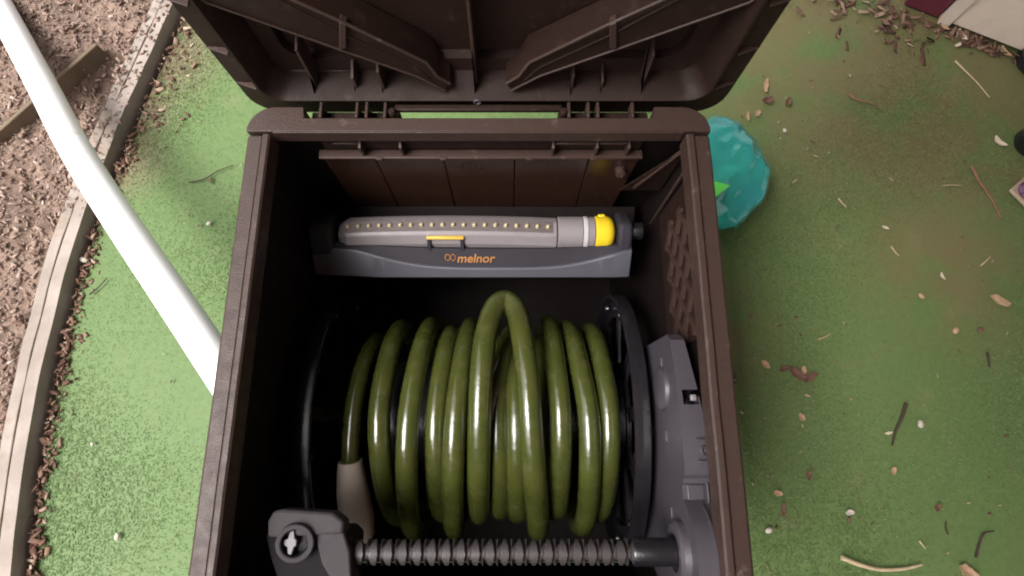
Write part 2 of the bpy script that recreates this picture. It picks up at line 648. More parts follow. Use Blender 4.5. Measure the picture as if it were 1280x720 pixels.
pts, lens = [], []
for _ in range(1500):
    y = random.uniform(-0.6, 1.6)
    d = abs(random.gauss(0, 0.013)) + 0.010
    if y > 0.62:
        d += abs(random.gauss(0, 0.05)) * (random.random() < .6)
    pts.append((float(edge_x(y)) + d, y, 0.002 + max(0, 0.010 - d * .3) * random.random()))
    lens.append(random.choice((.004, .005, .007, .010, .016)) * random.uniform(.7, 1.2))
o = chips('bark_crumbs', pts, lens, LITTER, 0.4)
tag(o, 'line of reddish bark crumbs along the foot of the edging', 'bark crumbs', kind='stuff')

# edging boards: two thin boards on edge, side by side
for nm, a0, a1, z1, rnd, lab in (
        ('edging_board', 0.0, 0.024, EDGE_Z, 3, 'weathered edging board nearest the turf, dark side face to the green'),
        ('edging_board', 0.0290, 0.050, EDGE_Z - 0.004, 5, 'weathered edging board nearest the mulch, behind its twin')):
    la, lb = off_line(edge, a0), off_line(edge, a1)
    rings = []
    for i, (p, q) in enumerate(zip(la, lb)):
        j1 = 0.0015 * noise.noise(Vector((i * .37, rnd, 0)))
        dz = 0.003 * noise.noise(Vector((i * .21, rnd, 4)))
        jj = q.lerp(p, 0.06 + 0.03 * noise.noise(Vector((i * .9, rnd, 8))))
        rings.append([(p.x + j1, p.y, -0.03), (q.x + j1, q.y, -0.03), (q.x + j1, q.y, z1 + dz - .002), (jj.x + j1, jj.y, z1 + dz), (p.x + j1, p.y, z1 + dz)])
    m = MB()
    m.loft(rings)
    o = m.build(nm, WOODE, smooth=35, bevel=0.0012)
    tag(o, lab, 'edging', 'edging boards of the garden bed')

# the tan board that holds the upper soil
m = MB()
n0 = bnor * 0.0
poly = [b0 + bnor * .009 + Vector((0, 0, -.07)), b0 + Vector((0, 0, -.07)), b0 + Vector((0, 0, .006)), b0 + bnor * .009 + Vector((0, 0, .006))]
m.prism(poly, bdir * (b1 - b0).length)
tag(m.build('retaining_board', WOODT, bevel=0.002), 'tan board set on edge across the mulch bed, holding up the soil', 'board')

# ------------------------------------------------------------------ house wall at the upper right
w0, w1 = at(1174, 24, 0), at(1274, 63, 0)
wd = (w1 - w0).normalized()
wn_ = Vector((wd.y, -wd.x, 0))
if wn_.y > 0 or wn_.dot(w0) > 0:
    wn_ = -wn_ if wn_.dot(w0) > 0 else wn_     # outward normal, towards the camera
house = empty('house_wall', w0)
tag(house, 'beige lap-sided house wall with maroon corner post in the far right corner', 'house wall')
WL = 3.2


def wall_pt(s, out, z):
    return w0 + wd * s + wn_ * out + Vector((0, 0, z))


z = 0.015
k = 0
while z < 2.5:
    m = MB()
    h = 0.155
    poly = [wall_pt(0.022, 0.0, z), wall_pt(0.022, 0.016, z), wall_pt(0.022, 0.004, z + h), wall_pt(0.022, 0.0, z + h)]
    m.prism(poly, wd * WL)
    m.build('siding_board', SIDING, house, bevel=0.0015)
    z += h - 0.003
    k += 1
m = MB()
m.prism([wall_pt(0.0, -0.1, 0.0), wall_pt(WL + .02, -0.1, 0.0), wall_pt(WL + .02, -0.001, 0.0), wall_pt(0.0, -0.001, 0.0)], (0, 0, 2.5))
m.build('wall_core', SIDING, house)
m = MB()
m.prism([wall_pt(-.004, -0.0005, 0.004), wall_pt(0.021, -0.0005, 0.004), wall_pt(0.021, 0.02, 0.004), wall_pt(-.004, 0.02, 0.004)], (0, 0, 2.5))
m.build('corner_trim', TRIMW, house, bevel=0.002)
m = MB()
m.prism([wall_pt(-.085, -0.07, 0.004), wall_pt(-0.006, -0.07, 0.004), wall_pt(-0.006, 0.005, 0.004), wall_pt(-.085, 0.005, 0.004)], (0, 0, 2.5))
m.build('corner_post', REDW, house, bevel=0.004)

# unseen roof added for its shade: it darkens the right half of the turf
PR_X, PR_Z = -0.40, 2.02
m = MB().box(PR_X, 4.2, -3.4, 2.6, PR_Z + .10, PR_Z + .13)
m.build('shade_roof', TRIMW, house)
for k in range(9):
    y = -3.2 + k * .7
    MB().box(PR_X + .03, 4.1, y - .02, y + .02, PR_Z + .0, PR_Z + .0995).build('shade_rafter', TRIMW, house)
MB().box(PR_X - .02, PR_X + .0295, -3.4, 2.6, PR_Z - .02, PR_Z + .0995).build('shade_fascia', TRIMW, house)

# downspout at the wall, on the edge of the frame
dp = at(1290, 80, 0)
m = MB()
ds = empty('downspout', dp)
tag(ds, 'white round downspout end beside the beige wall at the right edge', 'downspout')
m.tube([dp + Vector((0, 0, 0.012)), dp + Vector((.0, .0, 0.05)), dp + Vector((0.02, 0.012, 0.10)), dp + Vector((0.06, 0.03, 0.16)), dp + Vector((0.07, 0.035, 1.8))], 0.035, 20)
m.build('pipe', WHITEP, ds, smooth=50)
m = MB()
m.lathe_z([(0.036, 0), (0.040, 0), (0.040, 0.02), (0.036, 0.02)], dp + Vector((0, 0, .004)), 24)
m.build('collar', BLACKP, ds, smooth=40)

# the black foot and the diamond plate at the right edge
fp = at(1284, 182, 0)
bf = empty('stand_foot', fp)
tag(bf, 'black plastic foot with grey cap cut off by the right edge', 'stand foot')
m = MB()
m.lathe_z([(0, 0), (0.028, 0), (0.034, 0.008), (0.033, 0.03), (0.022, 0.04), (0, 0.04)], fp, 24)
m.build('foot', BLACKP, bf, smooth=40)
m = MB()
m.lathe_z([(0, 0.036), (0.015, 0.036), (0.015, 0.06), (0.012, 0.066), (0, 0.066)], fp, 20)
m.build('cap', GREYP, bf, smooth=40)
kp = at(1277, 243, 0.0)
pl = empty('foot_plate', kp)
tag(pl, 'tan diamond shaped plate with a shiny purple ringed button, right edge', 'plate')
m = MB()
hx, hy = 0.034, 0.040
m.prism([kp + Vector((-hx, .004, .006)), kp + Vector((-.004, -hy, .006)), kp + Vector((hx, -.01, .006)), kp + Vector((.012, hy, .006))], (0, 0, 0.008))
m.build('plate', mat('tan_plastic', (0.36, 0.27, 0.19), (0.30, 0.22, 0.15), 0.5), pl, bevel=0.003)
m = MB()
m.lathe_z([(0, 0.014), (0.019, 0.014), (0.020, 0.018), (0.016, 0.024), (0.010, 0.022), (0, 0.022)], kp, 28)
m.build('ring', mat('purple_plastic', (0.10, 0.03, 0.09), None, 0.2), pl, smooth=40)
m = MB()
m.lathe_z([(0, 0.020), (0.011, 0.020), (0.009, 0.027), (0, 0.030)], kp, 24)
m.build('button', mat('chrome', (0.85, 0.84, 0.86), None, 0.12, Metallic=1.0), pl, smooth=60)

# ------------------------------------------------------------------ hose reel box
XC, HW = -0.037, 0.257
RIM = 0.5
YB0, YB1 = 0.327, 0.344          # back rim
YF = -0.215                       # front, out of the frame
XL, XR = XC - HW, XC + HW
box = empty('hose_reel_box', (XC, 0.06, 0))
tag(box, 'open brown plastic hose reel box on the artificial turf', 'hose box')


def side_wall(s):
    """s = -1 left, +1 right; slightly drawn in towards the ground, with two upright stiffeners outside"""
    m = MB()
    xo = XC + s * (HW - 0.006)
    xb = XC + s * (HW - 0.026)
    t = -s * 0.006
    m.add([(xo, YF + .01, RIM - .004), (xo, YB1, RIM - .004), (xo + t, YB1, RIM - .004), (xo + t, YF + .01, RIM - .004),
           (xb, YF + .01, 0.012), (xb, YB1, 0.012), (xb + t, YB1, 0.012), (xb + t, YF + .01, 0.012)],
          [(0, 1, 2, 3), (4, 7, 6, 5), (0, 4, 5, 1), (3, 2, 6, 7), (0, 3, 7, 4), (1, 5, 6, 2)])
    return m


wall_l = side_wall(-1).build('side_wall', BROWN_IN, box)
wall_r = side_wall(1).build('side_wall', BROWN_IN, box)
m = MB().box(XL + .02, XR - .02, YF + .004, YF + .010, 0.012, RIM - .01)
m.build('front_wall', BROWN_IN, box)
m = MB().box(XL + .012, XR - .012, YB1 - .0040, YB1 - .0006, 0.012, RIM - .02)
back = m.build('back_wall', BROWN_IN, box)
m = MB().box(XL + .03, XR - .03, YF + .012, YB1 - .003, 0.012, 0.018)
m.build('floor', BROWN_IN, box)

# side rims: an outer flat, a step and a bead along the inside
for s in (-1, 1):
    xo = XC + s * HW
    prof = [(0, -.030), (0, -.003), (.003, 0), (.0165, 0.0006), (.0180, -.0012), (.0190, .0035), (.0205, .0048), (.0255, .0048), (.0275, .003), (.0280, -.020), (.0255, -.020), (.0250, -.006), (.003, -.006), (.003, -.030)]
    rings = []
    for i in range(41):
        y = YF + (YB0 - .004 - YF) * i / 40
        wob = 0.0008 * noise.noise(Vector((y * 14, s * 5, 0)))
        rings.append([(xo - s * (d + wob), y, RIM + z + wob * .6) for d, z in prof])
    MB().loft(rings).build('rim', BROWN_RIM, box, smooth=28)

MB().box(XL + .0005, XR - .0005, YF - .026, YF - .0005, RIM - .030, RIM + .002).build('front_rim', BROWN_RIM, box, bevel=0.004)

# back rim: bar with big rounded outer corners
poly = []
for cx, s in ((XL, 1), (XR, -1)):
    r = 0.030
    arc = []
    for i in range(9):
        a = R(90) * i / 8
        arc.append((cx + s * (r - r * math.cos(a)), 0.328 + r * math.sin(a)))
    if s == 1:
        poly += [(XL + .0005, YB0)] + arc + [(XC - .196, 0.358), (XC - .194, YB1)]
    else:
        poly += [(XC + .194, YB1), (XC + .196, 0.358)] + arc[::-1] + [(XR - .0005, YB0)]
m = MB().prism([(x, y, RIM - .018) for x, y in poly], (0, 0, .0215))
m.build('back_rim', BROWN_RIM, box, bevel=0.003)
m = MB().box(XL + .03, XR - .03, YB0 - .0022, YB0 - .0002, RIM - .014, RIM + .0045)
m.build('back_lip', BROWN_RIM, box, bevel=0.0008)

# hinge: bar behind the slot, pockets with upright fins
HX0, HX1 = at(497, 145, RIM).x, at(699, 145, RIM).x
m = MB()
m.box(HX0 - .004, HX1 + .004, 0.3550, 0.3632, RIM - .005, RIM + .001)
m.build('hinge_bar', BROWN, box, bevel=0.002)
for xa, xb in ((XC - .193, HX0), (HX1, XC + .193)):
    MB().box(xa, xb, YB1 + .0005, 0.3625, RIM - .030, RIM - .014).build('hinge_pocket', BROWN, box, bevel=0.0015)
fin_px = (402, 447, 459, 482, 711, 735, 747, 790)
for px in fin_px:
    x = at(px, 140, RIM).x
    MB().box(x - .0017, x + .0017, YB1 + .0008, 0.3640, RIM - .0135, RIM + .004).build('hinge_fin', BROWN_RIM, box, bevel=0.0008)
x = at(490, 138, RIM).x
for px in (491, 704):
    x = at(px, 138, RIM).x
    MB().lathe_z([(0, -.013), (.0045, -.013), (.0045, .004), (.003, .006), (0, .006)], (x, 0.352, RIM), 16).build('hinge_peg', BROWN, box, smooth=40)
x = at(597, 132, RIM).x
m = MB().tube([(x + .0035 * math.cos(a), 0.3622, RIM + .006 + .0035 * math.sin(a)) for a in np.linspace(0, 2 * math.pi, 17)], 0.0012, 6)
m.build('latch_eye', GREYP, box, smooth=180)

# under the back rim: recess with fins, then the inner panel
m = MB().box(at_y(402, 180, .333).x, at_y(803, 180, .333).x, 0.3335, 0.3395, .452, RIM - .019)
m.build('recess_plate', BROWN, box, bevel=0.0012)
for px in (449, 500, 692, 747, 787):
    p = at_y(px, 178, 0.329)
    m = MB()
    m.prism([(p.x - .0016, .3330, .478), (p.x - .0016, .3225, .474), (p.x - .0016, .3245, .452), (p.x - .0016, .3330, .446)], (.0032, 0, 0))
    m.build('recess_fin', BROWN_RIM, box, bevel=0.0006)
for a, c in ((414, 446), (694, 745), (750, 785)):
    MB().box(at_y(a, 176, .331).x, at_y(c, 176, .331).x, .3295, .3333, .469, .4725).build('recess_ledge', BROWN_RIM, box, bevel=0.0008)
pa, pb = at_y(398, 190, .326), at_y(804, 190, .326)
# inner back panel: five fields parted by shallow grooves
xs = [pa.x, at_y(484, 230, .326).x, at_y(562, 230, .326).x, at_y(643, 230, .326).x, at_y(728, 230, .326).x, pb.x]
for i in range(5):
    m = MB()
    x0, x1 = xs[i] + .0006, xs[i + 1] - .0006
    taper = 0.006 if i == 4 else 0
    m.add([(x0, .3265, .20), (x1 - taper * 2, .3265, .20), (x1, .3265, .447), (x0, .3265, .449),
           (x0, .333, .20), (x1 - taper * 2, .333, .20), (x1, .333, .447), (x0, .333, .449)],
          [(0, 1, 2, 3), (7, 6, 5, 4), (0, 4, 5, 1), (1, 5, 6, 2), (2, 6, 7, 3), (3, 7, 4, 0)])
    m.build('back_panel', BROWN_PANEL, box, bevel=0.0010)
m = MB().box(pa.x - .002, pb.x + .001, .3215, .3335, .4485, .4525)
m.build('panel_lip', BROWN_RIM, box, bevel=0.0012)
for px in (470, 552, 663, 745):
    p = at_y(px, 188, .322)
    MB().box(p.x - .004, p.x + .004, .3195, .3225, .4475, .4535).build('lip_clip', BROWN_RIM, box, bevel=0.0008)
p = at_y(775, 211, .3262)
MB().lathe_z([(0, 0), (.007, 0), (.006, .010), (.003, .011), (0, .008)], p, 16, (0, -1, .25)).build('screw_boss', BROWN_RIM, box, smooth=40)
p = at_y(590, 208, .3262)
m = MB()
for i in range(14):
    a = 2 * math.pi * i / 14
    m.box(p.x + .012 * math.cos(a) - .0008, p.x + .012 * math.cos(a) + .0008, .3253, .3263, p.z + .012 * math.sin(a) - .0008, p.z + .012 * math.sin(a) + .0008)
for i in range(7):
    a = 2 * math.pi * i / 7
    m.box(p.x + .006 * math.cos(a) - .0007, p.x + .006 * math.cos(a) + .0007, .3253, .3263, p.z + .006 * math.sin(a) - .0007, p.z + .006 * math.sin(a) + .0007)
m.build('moulded_mark', BROWN, box)
# shelf that the sprinkler lies on
m = MB()
m.prism([(XL + .035, .3262, .298), (XL + .035, .236, .232), (XL + .035, .236, .226), (XL + .035, .3262, .286)], (2 * HW - .075, 0, 0))
m.build('shelf', BROWN_IN, box, bevel=0.001)

# right wall inside: raised lattice panel, gusset
xw = XR - .0145
m = MB()
m.prism([(xw, .292, .470), (xw, .292, .200), (xw, .105, .200), (xw, .105, .470)], (-.004, 0, 0))
m.build('wall_panel', BROWN, box, bevel=0.001)
m = MB()
for k in range(-3, 5):
    for sgn in (1, -1):
        y0 = .112 + k * .040
        pts = []
        p0, p1 = Vector((xw - .0048, y0, .375)), Vector((xw - .0048, y0 + .088 * 1, .463))
        if sgn < 0:
            p0.z, p1.z = p1.z, p0.z
        # clip to the field
        lo, hi = .110, .262
        d = p1 - p0
        t0 = max(0, (lo - p0.y) / d.y)
        t1 = min(1, (hi - p0.y) / d.y)
        if t1 - t0 < .05:
            continue
        a, c = p0 + d * t0, p0 + d * t1
        n = Vector((0, -(c - a).z, (c - a).y)).normalized() * .0034
        dx = Vector((-.0040 - .0003 * (sgn > 0), 0, 0))
        m.prism([a - n, a + n, c + n, c - n], dx)
m.build('lattice', BROWN_RIM, box)
m = MB()
m.prism([(XR - .02, .322, .478), (XR - .075, .3255, .36), (XR - .02, .3255, .36)], (0, -.003, 0))
m.build('gusset', BROWN, box, bevel=0.0008)
m = MB()
m.prism([(XR - .024, .318, .474), (XR - .060, .318, .374), (XR - .0575, .318, .372), (XR - .0215, .318, .472)], (0, .005, 0))
m.build('gusset_rib', BROWN_RIM, box, bevel=0.0008)
m = MB().box(XR - .022, XR - .019, .296, .300, .30, .468)
m.build('panel_edge', BROWN_RIM, box, bevel=0.0008)
# faint moulded strips on the left wall
for y in (.05, .17, .28):
    xw2 = XL + .0145
    MB().box(xw2, xw2 + .003, y - .004, y + .004, .08, .47).build('wall_strip', BROWN_IN, box, bevel=0.001)
# crank stub outside the right rim
p = at(931, 472, RIM - .04)
MB().lathe_x([(XR - .008, 0), (XR - .008, .011), (XR + .010, .011), (XR + .014, .008), (XR + .014, 0)], p.y, p.z, 18).build('crank_stub', BLACKP, box, smooth=40)

# ------------------------------------------------------------------ the lid, standing open
LY, LZ = 0.3655, 0.503
LXC = XC + 0.008


def lp(x, h, t):
    return Vector((LXC + x, LY + t + h * 0.00, LZ + h))


def lid_at(px, py, t):
    return at_y(px, py, LY + t)


def rrect(hw, h0, h1, r, t, n=6):
    out = []
    for cx, cz, a0 in ((hw - r, h0 + r, -90), (hw - r, h1 - r, 0), (-(hw - r), h1 - r, 90), (-(hw - r), h0 + r, 180)):
        for i in range(n + 1):
            a = R(a0 + 90 * i / n)
            out.append(lp(cx + r * math.cos(a), cz + r * math.sin(a), t))
    return out


def widen(ring, k):
    return [Vector((LXC + (p.x - LXC) * (1 + k * max(0, min(.2, p.z - LZ))), p.y, p.z)) for p in ring]


H1 = 0.545
loops = [rrect(.205, .034, H1 - .04, .018, .046), rrect(.211, .028, H1 - .034, .022, .046), rrect(.213, .026, H1 - .032, .024, .036), rrect(.232, .008, H1 - .012, .020, .034),
         rrect(.242, .0015, H1 - .002, .020, .002), rrect(.244, .0005, H1 - .001, .021, .000), rrect(.2465, -.0005, H1, .022, .000), rrect(.2475, -.0015, H1 + .001, .023, .003),
         rrect(.2485, -.004, H1 + .002, .023, .010), rrect(.274, -.041, H1 + .03, .034, .012), rrect(.278, -.045, H1 + .034, .038, .017), rrect(.276, -.043, H1 + .032, .038, .050), rrect(.25, 0.0, H1 + .004, .04, .058), rrect(.20, .04, H1 - .04, .03, .060)]
loops = [widen(r, .22) for r in loops]
m = MB().loft(loops)
lid = m.build('lid', BROWN, box, smooth=30)

# raised beams (stay arms), one mirrored from the other about the middle of the lid
arm = [(200, -34), (258, 3), (425, 62), (520, 95), (556, 113), (563, 105), (546, 96), (534, 79), (430, 30), (300, -28)]
MID = 597.5
for s in (-1, 1):
    P = [(x, y) if s < 0 else (2 * MID - x, y + (0 if x > 500 else 3)) for x, y in arm]
    a = [lid_at(x, y, 0.008) for x, y in P]
    m = MB().prism(a, (0, .036, 0))
    m.build('stay_arm', BROWN, lid, bevel=0.0014)
    # bead along the upper edge, and the joint block
    q = [lid_at(x if s < 0 else 2 * MID - x, y, 0.007) for x, y in ((300, -30), (430, 28.5), (533, 78), (546, 95), (562, 104.5))]
    m = MB().tube(q, 0.0019, 8)
    m.build('arm_bead', BROWN_RIM, lid, smooth=60)
    q = [lid_at(x if s < 0 else 2 * MID - x, y, 0.007) for x, y in ((200, -34), (258, 3), (425, 62), (520, 95), (556, 113))]
    m = MB().tube(q, 0.0013, 8)
    m.build('arm_edge', BROWN_RIM, lid, smooth=60)
    jx = [(424, 28), (433, 32), (433, 61), (424, 62)]
    m = MB().prism([lid_at(x if s < 0 else 2 * MID - x, y, 0.0045) for x, y in jx], (0, .01, 0))
    m.build('arm_joint', BROWN_RIM, lid, bevel=0.001)
    q = [lid_at(x if s < 0 else 2 * MID - x, y, 0.0075) for x, y in ((320, -16), (428, 42), (520, 84), (540, 101))]
    MB().tube(q, 0.0012, 8).build('arm_groove', BROWN, lid, smooth=60)

# stiffening ribs
for px, y0, y1, t0, t1, w in ((596, -60, 112, .020, .046, .0016), (400, 58, 117, .016, .040, .0014), (447, 94, 114, .014, .034, .0014), (481, 86, 116, .012, .036, .0014),
                              (798, 64, 121, .016, .040, .0014), (749, 98, 120, .014, .034, .0014), (713, 90, 118, .012, .036, .0014)):
    p0, p1 = lid_at(px, y0, t0), lid_at(px, y1, t0)
    z0, z1 = min(p0.z, p1.z), max(p0.z, p1.z)
    x = p1.x
    m = MB()
    m.prism([(x - w, LY + t1, z1), (x - w, LY + t0, z1 - .006), (x - w, LY + t0, z0 + .004), (x - w, LY + .002 + .4 * t0, max(z0, LZ + .002)), (x - w, LY + t1, max(z0, LZ + .002))], (2 * w, 0, 0))
    m.build('rib', BROWN_RIM, lid, bevel=0.0007)
for a, c, py in ((345, 470, 99), (355, 462, 88), (722, 845, 91), (732, 858, 103)):
    p0, p1 = lid_at(a, py, .034), lid_at(c, py + 1, .034)
    m = MB().tube([p0, p1], .0013, 8)
    m.build('ledge_bead', BROWN_RIM, lid, smooth=60)
# little tabs between the skirt and the outer flange
for s in (-1, 1):
    for h in (.018, .075, .14):
        k = 1 + .22 * h
        a = [lp(s * .2490 * k, h - .001, .0115), lp(s * .2730 * k, h - .001, .0125), lp(s * .2700 * k, h - .001, .0100), lp(s * .2492 * k, h - .001, .0020)]
        MB().prism(a, (0, 0, .002)).build('flange_tab', BROWN_RIM, lid, bevel=0.0004)

# ------------------------------------------------------------------ the reel
YA, ZA, RF = 0.03, 0.196, 0.185
XF0, XF1 = -0.256, 0.163
reel = empty('reel', (0, 0, 0))
reel.parent = box
reel.location = Vector((0, YA, ZA)) - Vector(box.location)
for xf, s in ((XF0, 1), (XF1, -1)):
    x0, x1 = xf, xf + s * .010
    xa, xb = min(x0, x1), max(x0, x1)
    xm = (xa + xb) / 2
    # rim of the flange, softly rolled
    prof = [(xm + s * .004 + q * .0095, RF + r_) for q, r_ in ((-1, -.0065), (-1, -.001), (-.9, 0), (-.3, .0008), (.3, .0008), (.9, 0), (1, -.001), (1, -.0065), (.9, -.007), (-.9, -.007))]
    m = MB().lathe_x(prof, YA, ZA, 96)
    m.lathe_x([(xa + .002, RF - .035), (xb - .002, RF - .035), (xb - .002, RF - .008), (xa + .002, RF - .008)], YA, ZA, 96)
    m.lathe_x([(xa + .002, .04), (xb - .002, .04), (xb - .002, .085), (xa + .002, .085)], YA, ZA, 64)
    for k in range(10):
        a = 2 * math.pi * k / 10
        d = Vector((0, math.sin(a), math.cos(a)))
        e = Vector((0, math.cos(a), -math.sin(a)))
        c = Vector((xa + .003, YA, ZA))
        m.prism([c + d * .083 - e * .010, c + d * .152 - e * .008, c + d * .152 + e * .008, c + d * .083 + e * .010], (xb - xa - .006, 0, 0))
    m.build('flange', SMOKE, reel, smooth=35)
    for k in range(10):
        a = 2 * math.pi * (k + .5) / 10
        d = Vector((0, math.sin(a), math.cos(a)))
        c = Vector((xf + s * .012, YA, ZA)) + d * (RF - .018)
        MB().lathe_z([(0, 0), (.006, 0), (.005, .004), (.002, .005), (0, .005)], c, 12, (s, 0, 0)).build('flange_boss', BLACKP, reel, smooth=50)
m = MB().lathe_x([(XF0 + .01, 0), (XF0 + .01, .085), (XF1 - .01, .085), (XF1 - .01, 0)], YA, ZA, 48)
m.build('drum', BLACKP, reel, smooth=40)

# ------------------------------------------------------------------ level-wind: cross-cut screw, gear cover, guide block
SY, SZ = -0.112, 0.436
X0, X1, XE = -0.170, 0.122, 0.180
nx, na = 900, 56
rings = []
for i in range(nx + 1):
    x = X0 + (X1 - X0) * i / nx
    ring = []
    for k in range(na):
        a = 2 * math.pi * k / na
        g = 0
        for sg in (1, -1):
            ph = (x / 0.0146 + sg * a / (2 * math.pi)) % 1.0
            dd = min(ph, 1 - ph) * 0.0146
            g = max(g, max(0, min(1, (0.0026 - dd) / 0.0013)))
        r = 0.0124 - 0.0046 * g
        ring.append((x, SY + r * math.sin(a), SZ + r * math.cos(a)))
    rings.append(ring)
m = MB().loft(rings)
lw = m.build('winding_screw', SCREWM, box, smooth=45)
MB().lathe_x([(X1, 0), (X1, .0125), (X1 + .002, .0135), (XE, .0135), (XE, 0)], SY, SZ, 32).build('screw_journal', BLACKP, lw, smooth=40)

# gear cover: tapered body from the reel axle up to the screw, round housing at the screw
prof = [(.118, .20), (.112, .436), (.104, .448), (.06, .458), (.02, .464), (-.028, .466), (-.036, .463), (-.040, .458), (-.044, .458), (-.046, .453), (-.060, .453), (-.062, .456)]
for i in range(13):
    a = R(60 - 170 * i / 12)
    prof.append((SY + .050 * math.cos(a) * 1.0 if False else SY + .052 * math.sin(R(58 - 150 * i / 12)), SZ + .052 * math.cos(R(58 - 150 * i / 12))))
prof += [(-.16, .33), (-.10, .14), (0, .10), (.08, .14)]


def xr_at(y, z):
    t = max(0, min(1, (.112 - y) / .15))
    return .188 + .0165 * t


XLft = .1735
m = MB()
n = len(prof)
ra = [Vector((XLft, y, z)) for y, z in prof]
rb = [Vector((xr_at(y, z), y, z)) for y, z in prof]
m.loft([ra, rb])
cover = m.build('gear_cover', GREYP, box, smooth=30)
wc = at(864, 496, .462)
cut(cover, MB().box(wc.x - .0085, wc.x + .0085, wc.y - .0078, wc.y + .0078, .43, .50))
sc_ = at(866, 614, .453)
bv = cover.modifiers.new('bevel', 'BEVEL')
bv.width, bv.segments, bv.limit_method, bv.angle_limit = .0022, 3, 'ANGLE', R(40)
shade(cover.data, 40)
MB().box(wc.x + .001, wc.x + .0075, wc.y - .004, wc.y + .003, .4515, .4575).build('window_tab', SPR_GREY, cover, bevel=0.0015)
MB().box(wc.x - .0084, wc.x + .0084, wc.y - .0077, wc.y + .0077, .4302, .436).build('window_floor', BLACKP, cover)
# step across, boss on the left face, ring round the screw, screw lug
MB().box(XLft + .004, xr_at(-.053, 0) - .010, -.0605, -.0455, .4525, .4555).build('cover_step', GREYP, cover, bevel=0.001)
MB().box(xr_at(-.053, 0) - .0085, xr_at(-.053, 0) - .0065, -.063, -.043, .4525, .4605).build('cover_fin', GREYP, cover, bevel=0.0006)
pb_ = at(826, 480, .40)
MB().lathe_x([(XLft - .006, 0), (XLft - .006, .020), (XLft - .004, .024), (XLft + .002, .026), (XLft + .002, 0)], .055, .405, 36).build('cover_boss', GREYP, cover, smooth=30)
MB().lathe_x([(XLft - .009, .019), (XLft - .009, .0265), (XLft - .006, .030), (XLft + .002, .032), (XLft + .002, .019)], SY, SZ, 40).build('bearing_ring', GREYP, cover, smooth=30)
MB().lathe_x([(.1900, .0515), (.1900, .0537), (.1917, .0537), (.1917, .0515)], SY, SZ, 64).build('housing_seam', GREYP, cover, smooth=30)
pl_ = at(884, 563, .462)
m = MB()
m.box(pl_.x - .012, pl_.x + .004, pl_.y + .0095, pl_.y + .0115, .455, .470)
m.box(pl_.x - .012, pl_.x + .004, pl_.y - .0115, pl_.y - .0095, .455, .470)
m.box(pl_.x + .002, pl_.x + .0045, pl_.y - .0115, pl_.y + .0115, .455, .468)
m.build('screw_lug', GREYP, cover, bevel=0.0007)
MB().lathe_z([(0, .452), (.006, .452), (.006, .465), (.004, .467), (0, .464)], Vector((pl_.x - .003, pl_.y, 0)), 18).build('lug_screw', SCREWM, cover, smooth=40)
for py in (455, 545, 640):
    q = at(860, py, .40)
    MB().box(XLft - .0014, XLft + .001, q.y - .006, q.y + .006, .40, .408).build('cover_tick', GREYP, cover, bevel=0.0005)

# guide block at the left end of the screw
m = MB()
ga = [at(x, y, .462) for x, y in ((334, 652), (341, 639), (352, 637), (415, 641), (430, 652), (428, 668), (334, 672))]
m.prism(ga, (0, 0, -.024))
GUIDEK = mat('guide_dark', (0.013, 0.011, 0.012), (0.010, 0.009, 0.010), 0.75, spec=.1)
GUIDEM = mat('guide_plastic', (0.050, 0.045, 0.047), (0.042, 0.037, 0.040), 0.7, 60, .15, 600, spec=.12, dust=(0.075, 0.066, 0.065), dscale=140, dth=(.55, .95))
guide = m.build('guide_block', GUIDEM, box, bevel=0.003)
ga = [at(x, y, .452) for x, y in ((331, 668), (430, 662), (440, 672), (436, 742), (352, 742), (338, 700))]
MB().prism(ga, (0, 0, -.05)).build('guide_body', GUIDEK, guide, bevel=0.003)
ga = [at(x, y, .459) for x, y in ((392, 664), (429, 664), (437, 690), (440, 744), (424, 744), (402, 705))]
MB().prism(ga, (0, 0, -.03)).build('guide_web', GUIDEM, guide, bevel=0.002)
rc = at(368, 680, .468)
ax = (Vector((0, 0, CAMZ)) - rc).normalized() * .75 + Vector((-.1, -.25, .3))
MB().lathe_z([(.0130, -.030), (.0180, -.030), (.0180, -.001), (.0172, .0), (.0140, .0), (.0130, -.001)], rc, 40, ax).build('guide_socket', GUIDEM, guide, smooth=35)
MB().lathe_z([(0, -.022), (.0132, -.022), (.0132, -.014), (0, -.014)], rc, 32, ax).build('socket_floor', BLACKP, guide, smooth=35)
q = rc + Vector(ax).normalized() * -.003
m = MB()
kk = [(-.008, -.004), (-.0125, -.002), (-.0125, .003), (-.008, .004), (-.007, .0105), (-.0025, .0115), (-.001, .004), (.001, .003), (.001, -.003), (-.001, -.004), (-.003, -.0115), (-.007, -.0105)]
m.prism([q + Vector((x, y, -.001)) for x, y in kk], (0, 0, -.012))
m.build('socket_key', GREYP, guide, bevel=0.0008)
MB().lathe_x([(X0 - .012, .008), (X0 - .012, .021), (X0 - .002, .0185), (X0 + .004, .0150), (X0 + .004, .008)], SY, SZ, 32).build('guide_nut', BLACKP, guide, smooth=30)

# ------------------------------------------------------------------ garden hose: one continuous run wound on the reel
HR = 0.0140
